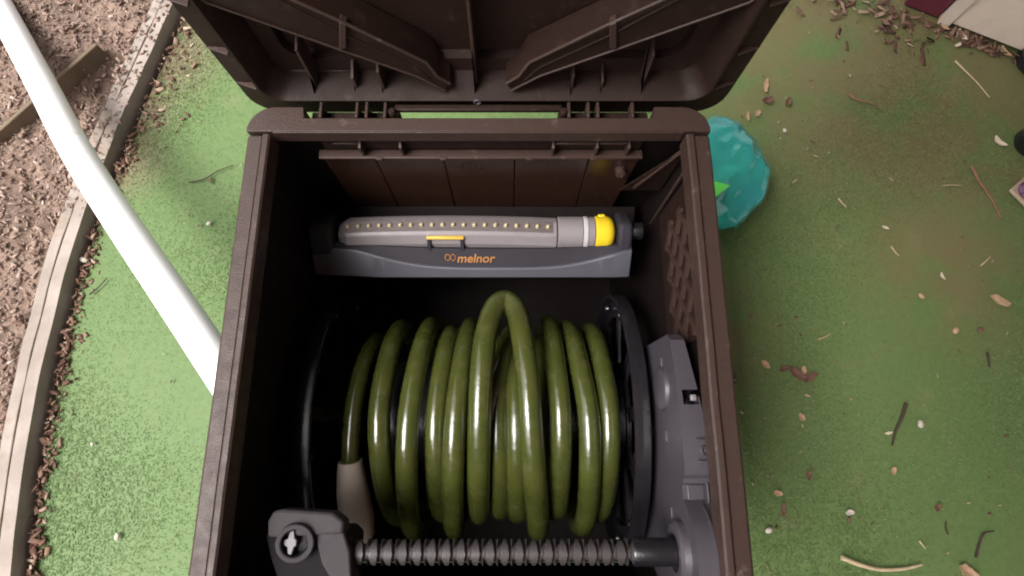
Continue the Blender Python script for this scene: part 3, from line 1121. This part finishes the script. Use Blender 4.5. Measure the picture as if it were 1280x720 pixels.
# strand: x at the back, on top, in front; winding radius at the back, on top, in front
strands = [(-.2000, -.2060, -.2090, .116, .118, .120),
           (-.1640, -.1680, -.1580, .136, .139, .137),
           (-.1190, -.1280, -.1330, .138, .145, .154),
           (-.0890, -.0965, -.0960, .126, .131, .132),
           (-.0620, -.0700, -.0780, .138, .145, .154),
           (-.0020, -.0300, -.0300, .124, .122, .116),
           (-.0150, -.0180, -.0170, .112, .122, .130),
           (0.0000, 0.0040, 0.0080, .112, .126, .134),
           (0.0200, 0.0240, 0.0300, .104, .108, .112),
           (0.0420, 0.0350, 0.0500, .108, .112, .110),
           (0.0530, 0.0610, 0.0600, .142, .143, .130),
           (0.0830, 0.0960, 0.0960, .134, .141, .152),
           (0.1180, 0.1225, 0.1190, .128, .132, .132)]
ctrl = []
N = len(strands)
for k, (xb, xt, xf, rb_, rt, rf) in enumerate(strands):
    base = 360 * k
    nxt = strands[min(k + 1, N - 1)]
    if k == 0:
        ctrl.append((-100, (xb + xt) / 2, .112))   # buried start (hidden below)
    ctrl += [(base - 62, xb, rb_), (base - 28, (xb * .55 + xt * .45), (rb_ + rt) / 2), (base, xt, rt), (base + 35, (xt + xf) / 2, (rt + rf) / 2), (base + 72, xf, rf), (base + 105, xf, rf * .98)]
    ctrl.append((base + 195, (xf + nxt[0]) / 2, min(rf, nxt[3]) * .97))
# the first strand ends at the front in its coupling: start there and go back over the top
A = np.array(ctrl)
A = A[np.argsort(A[:, 0])]
TH = np.arange(-100, 360 * (N - 1) + 196, 2.5)


def smooth_interp(t, xs_, ys):
    i = np.clip(np.searchsorted(xs_, t) - 1, 0, len(xs_) - 2)
    m_ = np.gradient(ys, xs_)
    h = xs_[i + 1] - xs_[i]
    s = (t - xs_[i]) / h
    return (2 * s ** 3 - 3 * s ** 2 + 1) * ys[i] + (s ** 3 - 2 * s ** 2 + s) * h * m_[i] + (-2 * s ** 3 + 3 * s ** 2) * ys[i + 1] + (s ** 3 - s ** 2) * h * m_[i + 1]


HXs = smooth_interp(TH, A[:, 0], A[:, 1])
HRs = smooth_interp(TH, A[:, 0], A[:, 2])
pts = []
for t, x, r in zip(TH, HXs, HRs):
    x += .0030 * noise.noise(Vector((t * .009, 2.7, 0)))
    r += .0035 * noise.noise(Vector((t * .011, 8.1, 0)))
    if 30 < t < 230:      # the free end: the first strand stops in front at its coupling
        continue
    a = R(t)
    pts.append((t, Vector((x, YA - r * math.sin(a), ZA + r * math.cos(a)))))
hose = empty('garden_hose', (XC, YA, ZA))
tag(hose, 'glossy olive green garden hose wound in loose turns on the reel', 'hose')
# main run: from the second strand on
main = [p for t, p in pts if t >= 230]
MB().tube(main, [HR * (1 + .010 * math.sin(i * 1.9) + .025 * noise.noise(Vector((i * .06, 0, 0)))) for i in range(len(main))], 18).build('hose_run', HOSEM, hose, smooth=180)
# the loose loop standing up in the middle: up from the front, over, and down again further right
lc = np.array([(-112, -.052, .118), (-95, -.048, .128), (-70, -.0445, .136), (-40, -.0425, .142), (-10, -.0405, .148), (15, -.0385, .160), (34, -.0340, .175), (48, -.0235, .187), (53, -.0090, .190),
               (47, .0050, .186), (33, .0130, .178), (15, .0190, .169), (-8, .0230, .162), (-35, .0290, .157), (-68, .0350, .156), (-95, .0370, .153), (-115, .0370, .145)])
lp_ = [Vector((x, YA + r * math.sin(R(t)), ZA + r * math.cos(R(t)))) for t, x, r in lc]
MB().tube(spline(lp_, 8), .0148, 16).build('hose_loop', HOSEM, hose, smooth=180)
endp = []
for t in np.arange(-100, 62, 4.0):
    x = float(smooth_interp(np.array([t]), A[:, 0], A[:, 1])[0])
    r = .117
    if t > 10:
        r += (t - 10) * .0004
    endp.append(Vector((x, YA - r * math.sin(R(t)), ZA + r * math.cos(R(t)))))
MB().tube(endp, .0118, 16).build('hose_end', HOSEM, hose, smooth=180)
d = (endp[-1] - endp[-3]).normalized()
p0 = at(431, 563, .27)
p0 = endp[-9]
sl_pts, sl_r = [], []
L = .13
for i in range(15):
    t = i / 14
    p = p0 + (endp[-6] - endp[-9]).normalized().lerp(Vector((.03, -.55, -.6)), t * .5) * (L * t) + Vector((.008 * t, 0, .018 * t))
    sl_pts.append(p)
    sl_r.append(.0135 + .0085 * math.sin(math.pi * min(1, (t + .12)) * .62) - (.004 * max(0, t - .75) / .25))
MB().tube(sl_pts, sl_r, 20).build('strain_sleeve', SLEEVE, hose, smooth=60)

# ------------------------------------------------------------------ oscillating sprinkler lying behind the reel
SO = Vector((0, 0.2335, 0.3005))
TLT = R(45)
UP = Vector((0, math.sin(TLT), math.cos(TLT)))
FR = Vector((0, -math.cos(TLT), math.sin(TLT)))


def sp(x, f, p):
    return SO + Vector((x, 0, 0)) + FR * f + UP * p


spr = empty('oscillating_sprinkler', sp(-.05, 0, 0))
tag(spr, 'grey oscillating lawn sprinkler with yellow dial lying across the box behind the hose', 'sprinkler')
XA, XB = -0.270, 0.160
NXs = 48
low_r, band_r = [], []
for i in range(NXs + 1):
    x = XA + (XB - XA) * i / NXs
    u = (x + .02) / .2
    k = min(1, u * u) if u < 0 else min(1, (u / .93) ** 2)
    k = k * k * (3 - 2 * k)
    pl2 = .0150 + .026 * k
    pb2 = .0415 - .003 * (1 - min(1, u * u)) + .004 * k
    edge_f = .032 - .006 * max(0, (abs(u) - .8)) / .3
    low_r.append([sp(x, edge_f, 0), sp(x, edge_f, pl2 * .9), sp(x, edge_f - .002, pl2), sp(x, -.030, pl2), sp(x, -.034, 0)])
    band_r.append([sp(x, edge_f - .0022, pl2 - .004), sp(x, edge_f - .007, (pl2 + pb2) / 2), sp(x, edge_f - .010, max(pb2, pl2 + .003)), sp(x, -.026, max(pb2, pl2 + .003)), sp(x, -.028, pl2 - .004)])
MB().loft(low_r).build('base', SPR_BASE, spr, smooth=30, bevel=.0012)
MB().loft(band_r).build('base_band', SPR_BAND, spr, smooth=30)
for xa, xb in ((-.270, -.2385), (.1405, .160)):
    pf = [(.026, .030), (.026, .062), (.018, .074), (-.012, .077), (-.026, .070), (-.028, .030)]
    MB().prism([sp(xa, f, p) for f, p in pf], (xb - xa, 0, 0)).build('end_block', SPR_BAND, spr, bevel=.005, seg=4)
MB().lathe_x([(.160, 0), (.160, .010), (.164, .012), (.176, .012), (.178, .009), (.178, 0)], sp(0, 0, .055).y, sp(0, 0, .055).z, 24).build('hose_inlet', BLACKP, spr, smooth=35)
# spray bar
rings = []
bx0, bx1 = -.2335, .0605
for i in range(25):
    x = bx0 + (bx1 - bx0) * i / 24
    u = 2 * i / 24 - 1
    bow = .0035 * (1 - u * u)
    e = 1 - .35 * max(0, (-u - .93) / .07)
    pf = [(.016, .034), (.0205, .042), (.0215, .0560), (.0190, .0600), (.0075, .0705), (-.001, .0720), (-.013, .0690), (-.019, .056), (-.018, .042), (-.010, .034)]
    rings.append([sp(x, f * e, (p - .05) * e + .05 + bow) for f, p in pf])
bar = MB().loft(rings).build('spray_bar', SPR_GREY, spr, smooth=25, bevel=.0015)
rings = []
for i in range(25):
    x = bx0 + .012 + (bx1 - bx0 - .018) * i / 24
    u = 2 * (x - bx0) / (bx1 - bx0) - 1
    bow = .0035 * (1 - u * u)
    pf = [(.0183, .0598), (.0195, .0610), (.0082, .0716), (.0070, .0704)]
    rings.append([sp(x, f, p + bow) for f, p in pf])
MB().loft(rings).build('nozzle_strip', SPR_STRIP, bar, bevel=.0006)
nrm = (UP * .72 + FR * .68).normalized()
noz = None
for i in range(20):
    x = -.2180 + (.0480 + .2180) * i / 19
    u = 2 * (x - bx0) / (bx1 - bx0) - 1
    c = sp(x, .0136, .0662 + .0035 * (1 - u * u))
    if noz is None:
        noz = MB().lathe_z([(0, 0), (.0030, 0), (.0027, .0022), (.0018, .0042), (.0008, .0046), (.0006, .0030), (0, .0030)], c, 12, nrm).build('nozzle', BRASS, bar, smooth=40)
        c0 = c
    else:
        k = noz.copy()
        col.objects.link(k)
        k.parent = bar
        k.location = c - c0
for nm, xa, xb, r, mm in (('motor_housing', .0615, .0955, .0222, SPR_GREY), ('pale_ring', .0957, .1020, .0226, mat('pale_ring_plastic', (0.46, 0.44, 0.44), (0.40, 0.38, 0.38), 0.35)), ('motor_collar', .1022, .1115, .0218, SPR_GREY)):
    c = sp(0, 0.001, .0525)
    MB().lathe_x([(xa, 0), (xa, r - .001), (xa + .001, r), (xb - .001, r), (xb, r - .001), (xb, 0)], c.y, c.z, 40).build(nm, mm, spr, smooth=35)
c = sp(0, .001, .0530)
dial = MB().lathe_x([(.1120, 0), (.1120, .0215), (.1130, .0225), (.1270, .0225), (.1330, .0205), (.1375, .0150), (.1395, .007), (.1398, 0)], c.y, c.z, 40).build('dial', YELLOW, spr, smooth=35)
MB().prism([sp(.114, -.008, .072), sp(.128, -.008, .072), sp(.125, -.008, .0770), (sp(.117, -.008, .0770))], FR * .006).build('dial_tab', YELLOW, dial, bevel=.0015)
# mustard bail
f0 = .0235
m = MB()
m.prism([sp(-.1135, f0 - .005, .0535), sp(-.0635, f0 - .005, .0535), sp(-.0635, f0 - .005, .0580), sp(-.1135, f0 - .005, .0580)], FR * .007)
m.build('bail_grip', GOLD, spr, bevel=.0012)
for xa in (-.1130, -.0690):
    MB().prism([sp(xa, f0 - .005, .036), sp(xa + .005, f0 - .005, .036), sp(xa + .005, f0 - .005, .0535), sp(xa, f0 - .005, .0535)], FR * .005).build('bail_leg', SPR_BAND, spr, bevel=.0006)

# lettering on the dark band
cu = bpy.data.curves.new('lettering', 'FONT')
cu.body = 'melnor'
cu.size = .0165
cu.offset = .00022
cu.shear = 0.18
cu.extrude = .0002
cu.align_x, cu.align_y = 'LEFT', 'CENTER'
to = bpy.data.objects.new('lettering_curve', cu)
col.objects.link(to)
dg = bpy.context.evaluated_depsgraph_get()
dg.update()
tm = bpy.data.meshes.new_from_object(to.evaluated_get(dg))
bpy.data.objects.remove(to)
tw = max(v.co.x for v in tm.vertices)
from mathutils import Matrix
lo_, hi_ = sp(-.05, .0282, .0170), sp(-.05, .0218, .0380)
eu = (hi_ - lo_).normalized()
en = Vector((1, 0, 0)).cross(eu)
mid = (sp(0, .0298, .0150 - .004) + sp(0, .0222, .0385)) * .5
sc2 = .0520 / tw
M = Matrix(((1, eu.x, en.x, 0), (0, eu.y, en.y, 0), (0, eu.z, en.z, 0), (0, 0, 0, 1)))
org = sp(-.0745, .0252 + .0012, .0262)
me2 = tm
for v in me2.vertices:
    p = Vector((v.co.x * sc2, v.co.y * 1.0, v.co.z))
    v.co = (M.to_3x3() @ p) + org - world_loc(spr)
me2.materials.clear()
me2.materials.append(ORANGE)
o = bpy.data.objects.new('lettering', me2)
col.objects.link(o)
o.parent = spr
m = MB()
for dx in (0, .0072):
    pts_ = []
    for a in np.linspace(0, 2 * math.pi, 21):
        r = .0031 + .0010 * math.cos(a - 1.2)
        pts_.append(org + Vector((-.0125 + dx, 0, 0)) + Vector((1, 0, 0)) * r * math.cos(a) + eu * (r * 1.35 * math.sin(a) + .0004))
    m.tube(pts_, .0006, 6)
m.build('logo', ORANGE, spr, smooth=180)

# ------------------------------------------------------------------ white pipe leaning on the box
pp = []
q0, q1, q2 = at_y(50, 100, .722), at_y(122, 235, .45), at_y(236, 425, .137)
q0 = Vector((0, 0, CAMZ)) + ray(49, 100) * 1.08
q1 = Vector((0, 0, CAMZ)) + ray(108, 210) * 0.966
q2 = Vector((0, 0, CAMZ)) + ray(242, 411) * .81
q3 = q2 + (q2 - q1).normalized() * .165
qm = q0 + (q0 - q1).normalized() * .42
pts = spline([qm, q0, q1, q2, q3], 8)
lim = XL + .008 - .030
pts = [p for p in pts if p.x < lim]
m = MB().tube(pts, .0255, 28)
tag(m.build('plastic_pipe', PVC, smooth=60), 'long white plastic pipe leaning on the left side of the box', 'pipe')

# ------------------------------------------------------------------ crumpled teal plastic behind the right rim
tc_ = at(898, 217, .075)
bm = bmesh.new()
bmesh.ops.create_icosphere(bm, subdivisions=5, radius=1.0)
rnd = random.Random(5)
planes = []
for _ in range(22):
    v = Vector((rnd.gauss(0, 1), rnd.gauss(0, 1), rnd.gauss(0, 1))).normalized()
    planes.append((v, rnd.uniform(.80, .95)))
for v in bm.verts:
    p = v.co.copy()
    for n_, d_ in planes:
        e = p.dot(n_) - d_
        if e > 0:
            p -= n_ * e * .95
    p *= 1 + .03 * noise.noise(p * 3)
    p *= 1 - .07 * max(0, .3 - abs((p.x * .7 - p.y * .7 + .15) - .12 * noise.noise(p * 4)) * 4)
    p *= 1 + .05 * abs(noise.noise(p * 2.3 + Vector((3, 1, 0)))) - .09 * abs(noise.noise(p * 3.3 + Vector((0, 4, 2))))
    v.co = Vector((p.x * .104, p.y * .112, p.z * .085))
me = bpy.data.meshes.new('plastic_bag')
bm.to_mesh(me)
bm.free()
TEAL = mat('teal_film', (0.050, 0.50, 0.37), (0.045, 0.36, 0.40), 0.20, 10, 0.5, 35, 0.05, Transmission_Weight=0.45, IOR=1.10, Coat_Weight=1.0, Coat_Roughness=0.06, dust=(0.25, 0.62, 0.56), dscale=12, dth=(.60, .76))
me.materials.append(TEAL)
shade(me, 20)
teal = bpy.data.objects.new('plastic_bag', me)
col.objects.link(teal)
teal.location = tc_
tag(teal, 'crumpled translucent teal plastic bag on the turf behind the right rim', 'plastic bag')
m = MB()
q = at(900, 236, .157)
m.prism([q + Vector((-.03, .02, 0)), q + Vector((-.02, -.024, -.008)), q + Vector((.018, .006, -.002))], (0, 0, .004))
o = m.build('green_patch', mat('lime_film', (0.12, 0.65, 0.10), None, 0.35), teal, bevel=.001)

# ------------------------------------------------------------------ things lying about on the turf
TW_D = mat('dark_twig', (0.055, 0.034, 0.020), (0.035, 0.022, 0.014), 0.85, 120, 0.5, 300)
TW_R = mat('red_brown_stick', (0.24, 0.115, 0.065), (0.17, 0.08, 0.05), 0.8, 120, 0.5, 300)
TW_T = mat('straw', (0.48, 0.38, 0.24), (0.40, 0.30, 0.18), 0.75, 120, 0.3, 300)
LF_B = mat('brown_leaf', (0.15, 0.075, 0.045), (0.10, 0.05, 0.032), 0.75, 120, 0.5, 250)
LF_T = mat('tan_leaf', (0.42, 0.28, 0.17), (0.34, 0.21, 0.12), 0.75, 120, 0.5, 250)
LF_P = mat('pale_leaf', (0.62, 0.52, 0.40), (0.54, 0.44, 0.33), 0.7, 120, 0.4, 250)
PEB = mat('pale_pebble', (0.50, 0.44, 0.37), (0.40, 0.34, 0.28), 0.7, 150, 0.4, 300)
TZ = 0.006


def twig(name, px, r, m, label, cat, seg=7):
    P = [at(x, y, TZ + r) for x, y in px]
    if len(P) == 2:
        P = [P[0], P[0].lerp(P[1], .5) + Vector((random.gauss(0, .002), random.gauss(0, .002), .002)), P[1]]
    pts = spline(P, 6)
    rr = [r * (1.0 - .55 * i / len(pts)) * (1 + .18 * noise.noise(Vector((i * .7, px[0][0], 0)))) for i in range(len(pts))]
    tag(MB().tube(pts, rr, seg).build(name, m, smooth=60), label, cat)


def leaf(name, px, py, L, W, ang, m, label, cat='leaf', curl=.25, z=TZ):
    L, W = L * .85, W * .8
    c = at(px, py, z)
    vs, fs = [], []
    n = 9
    for i in range(n):
        t = i / (n - 1)
        w = W * (math.sin(math.pi * min(1, t * .92 + .05)) ** .75) * (1 + .5 * noise.noise(Vector((px * .37, i * 1.3, 0))))
        x = (t - .5) * L
        zc = curl * L * ((t - .5) ** 2) * 1.4
        for k in (-1, -.5, 0, .5, 1):
            vs.append(Vector((x, k * w * .5 * (1 + .5 * noise.noise(Vector((py * .31, i * 1.1, k * 3)))) + .08 * L * math.sin(t * 3 + px), zc + curl * W * (k * k) * .6 + .0006)))
    for i in range(n - 1):
        for k in range(4):
            a = i * 5 + k
            fs.append((a, a + 1, a + 6, a + 5))
    q = Matrix.Rotation(R(ang), 3, 'Z')
    mb = MB()
    mb.add([c + q @ v for v in vs], fs)
    tag(mb.build(name, m, smooth=180, solid=.0008), label, cat)


def pebble(name, px, py, r, m, label, cat='pebble', sq=(1.25, .9, .6)):
    c = at(px, py, TZ + r * .35)
    bm = bmesh.new()
    bmesh.ops.create_icosphere(bm, subdivisions=2, radius=1)
    for v in bm.verts:
        p = v.co
        k = 1 + .22 * noise.noise(p * 1.3 + Vector((px, py, 0)))
        v.co = Vector((p.x * sq[0], p.y * sq[1], p.z * sq[2])) * r * k
    me = bpy.data.meshes.new(name)
    bm.to_mesh(me)
    bm.free()
    shade(me, 60)
    me.materials.append(m)
    o = bpy.data.objects.new(name, me)
    col.objects.link(o)
    o.location = c
    o.rotation_euler[2] = px * .7
    tag(o, label, cat)


twig('twig', [(1133, 504), (1127, 522), (1120, 538), (1115, 557)], .0036, TW_D, 'dark bent twig lying alone on the lower right turf', 'twig')
twig('stick', [(1214, 207), (1224, 226), (1240, 250), (1252, 273)], .0034, TW_R, 'reddish brown stick near the diamond plate', 'stick')
twig('stick', [(1052, 697), (1075, 706), (1100, 712), (1130, 711), (1152, 706)], .0042, TW_T, 'curved tan stick near the bottom edge of the turf', 'stick')
twig('twig', [(1060, 117), (1072, 125), (1084, 127), (1096, 131)], .0028, TW_R, 'short forked brown twig on the dirty upper turf', 'twig')
twig('straw', [(1194, 76), (1206, 88), (1222, 104), (1237, 122)], .0022, TW_T, 'long pale straw below the beige wall', 'straw')
twig('twig', [(1220, 697), (1224, 680), (1230, 667), (1243, 664)], .0024, TW_D, 'thin hooked dark twig in the bottom right corner', 'twig')
twig('twig', [(236, 228), (255, 224), (272, 214), (292, 206)], .0016, TW_D, 'hair-thin dark twig on the turf left of the box', 'twig')
twig('twig', [(112, 368), (122, 360), (134, 347)], .0017, TW_D, 'thin dark twig on the turf between pipe and edging', 'twig')
twig('straw', [(1048, 248), (1053, 254), (1058, 259)], .0016, TW_T, 'tiny pale straw right of the teal bag', 'straw')
twig('straw', [(1114, 308), (1119, 315), (1124, 320)], .0017, TW_T, 'pale straw in the middle of the right turf', 'straw')
twig('twig', [(1234, 440), (1236, 450), (1237, 459)], .0028, TW_D, 'stubby dark twig below the tan bark chip', 'twig')
twig('straw', [(1226, 332), (1233, 326), (1238, 321)], .0018, TW_T, 'short straw above the tan bark chip', 'straw')
twig('straw', [(1149, 676), (1153, 681), (1157, 686)], .0018, TW_T, 'small yellow straw above the curved tan stick', 'straw')
twig('straw', [(1022, 424), (1032, 421), (1038, 417)], .0015, TW_T, 'thin curved straw above the crumbled brown leaf', 'straw')
twig('straw', [(1178, 232), (1190, 231), (1202, 232)], .0012, TW_T, 'fine level straw left of the reddish stick', 'straw')
twig('twig', [(1185, 668), (1182, 660), (1183, 652)], .0020, TW_D, 'faint dark twig above the curved tan stick, right side', 'twig')
tc0 = [(1236, 370), (1242, 368), (1261, 380), (1258, 384), (1246, 380)]
tag(MB().prism([at(x, y, TZ) for x, y in tc0], (0, 0, .008)).build('bark_chip', LF_T, bevel=.0015), 'tan splinter of bark on the right turf', 'bark chip')
leaf('leaf', 1248, 178, .034, .016, -55, LF_P, 'pale curled leaf by the black foot', curl=.5)
leaf('leaf', 1062, 641, .018, .012, 10, PEB, 'small white oval leaf alone on the lower turf', curl=.3)
leaf('leaf', 1208, 714, .040, .022, -20, LF_T, 'yellowish leaf cut by the bottom edge', curl=.4)
leaf('leaf', 957, 108, .040, .012, 88, LF_T, 'narrow tan leaf standing above the reddish leaf, beside the lid', curl=.3)
leaf('leaf', 958, 126, .026, .022, 20, LF_B, 'reddish brown broken leaf beside the lid', curl=.5)
leaf('leaf', 984, 128, .024, .018, 50, LF_B, 'dark brown leaf scrap right of the reddish leaf', curl=.4)
leaf('leaf', 956, 456, .022, .014, -40, LF_T, 'small tan leaf near the right rim', curl=.4)
for i, (x, y, L, W, a, mm, lb) in enumerate(((980, 462, .030, .014, 10, LF_B, 'left piece of the crumbled brown leaf'), (994, 468, .038, .024, -25, LF_B, 'middle piece of the crumbled brown leaf'),
                                             (1010, 472, .036, .018, 15, LF_B, 'right piece of the crumbled brown leaf'), (1003, 463, .018, .012, 70, LF_T, 'small tan bit on top of the crumbled brown leaf'))):
    leaf('leaf_piece', x, y, L, W, a, mm, lb + ' on the turf', 'leaf', .6, TZ + .001 * i)
leaf('leaf', 1011, 594, .020, .011, 60, LF_B, 'brown leaf scrap on the lower turf right of the rim', curl=.4)
leaf('leaf', 979, 637, .030, .009, 70, LF_B, 'dark narrow leaf near the lower right rim', curl=.3)
leaf('leaf', 972, 616, .018, .012, -30, LF_T, 'tan leaf scrap above the dark narrow leaf', curl=.4)
leaf('leaf', 1001, 521, .016, .013, -40, LF_T, 'tan crumpled leaf right of the rim, below the crumbled leaf', curl=.6)
leaf('leaf', 1116, 588, .016, .010, 60, LF_T, 'tan leaf flake below the dark bent twig', curl=.5)
leaf('leaf', 1171, 634, .018, .011, 60, LF_B, 'reddish leaf flake right of the white oval leaf', curl=.5)
leaf('leaf', 935, 146, .026, .009, 75, LF_T, 'narrow tan leaf above the teal bag', curl=.3)
leaf('leaf', 947, 142, .020, .012, 50, LF_T, 'short tan leaf above the teal bag, right one', curl=.3)
leaf('leaf', 1201, 45, .036, .014, -60, LF_P, 'pale leaf in the litter under the beige wall', curl=.4)
leaf('leaf', 1196, 57, .020, .009, 40, LF_P, 'little pale leaf just below the pale litter leaf', curl=.4)
leaf('leaf', 1255, 66, .034, .018, -70, LF_T, 'tan leaf against the wall by the downspout', curl=.4)
leaf('leaf', 1178, 31, .045, .016, -70, LF_T, 'long tan leaf at the foot of the pale corner trim', curl=.4)
leaf('leaf', 1106, 285, .017, .007, -25, LF_P, 'cream leaf flake in the upper middle of the right turf', curl=.3)
leaf('leaf', 1178, 345, .018, .007, -70, LF_P, 'cream flake of leaf standing near the round crumbs', curl=.3)
leaf('leaf', 1110, 541, .016, .006, 0, LF_P, 'cream flake beside the dark bent twig', curl=.3)
pebble('crumb', 1152, 370, .0055, LF_T, 'round tan crumb below the cream flake', 'crumb')
pebble('crumb', 1195, 413, .0060, LF_T, 'round tan crumb left of a reddish one', 'crumb')
pebble('crumb', 1226, 412, .0055, LF_B, 'reddish crumb below the tan bark chip', 'crumb')
pebble('pebble', 1151, 530, .0060, PEB, 'white pebble right of the dark bent twig')
pebble('pebble', 961, 663, .0055, PEB, 'pale pebble by the lower right rim')
pebble('pebble', 146, 671, .0050, PEB, 'pale pebble on the lower left turf')
pebble('pebble', 105, 325, .0065, PEB, 'white oval pebble at the foot of the edging below the pipe', sq=(.8, 1.4, .6))
pebble('pebble', 261, 279, .0042, PEB, 'white pebble between pipe and box')
pebble('pebble', 115, 555, .0030, PEB, 'tiny white pebble on the left turf')
pebble('pebble', 981, 163, .0042, PEB, 'white speck of stone right of the teal bag')

# uncountable flecks and leaf litter
pts, lens = [], []
for _ in range(800):
    s = random.uniform(-0.50, 0.9)
    dd = .020 + abs(random.gauss(0, .012 if s > 0 else .05))
    p = wall_pt(s, dd, 0.004 + .006 * random.random())
    pts.append(tuple(p))
    lens.append(random.choice((.006, .008, .012, .018, .028)) * random.uniform(.7, 1.2))
o = chips('leaf_litter', pts, lens, LITTER, .22, tint=np.clip(rng.beta(2, 2, len(pts)) - .06, 0, 1), lw=(.2, .45), thick=.35)
tag(o, 'drift of brown leaf litter along the foot of the house wall', 'leaf litter', kind='stuff')
pts, lens = [], []
for _ in range(1000):
    x, y = random.uniform(-.9, 1.4), random.uniform(-.5, 1.35)
    if x < edge_x(y) + .03 or (abs(x - XC) < .24 and -.22 < y < .36):
        continue
    if x < 0 and random.random() < .5:
        continue
    pts.append((x, y, .007))
    lens.append(random.choice((.004, .005, .006, .009)) * random.uniform(.7, 1.3))
tt = rng.beta(2.4, 1.2, len(pts))
o = chips('turf_flecks', pts, lens, LITTER, .25, tint=tt, lw=(.2, .5))
tag(o, 'tiny dry flecks scattered over the turf', 'flecks', kind='stuff')
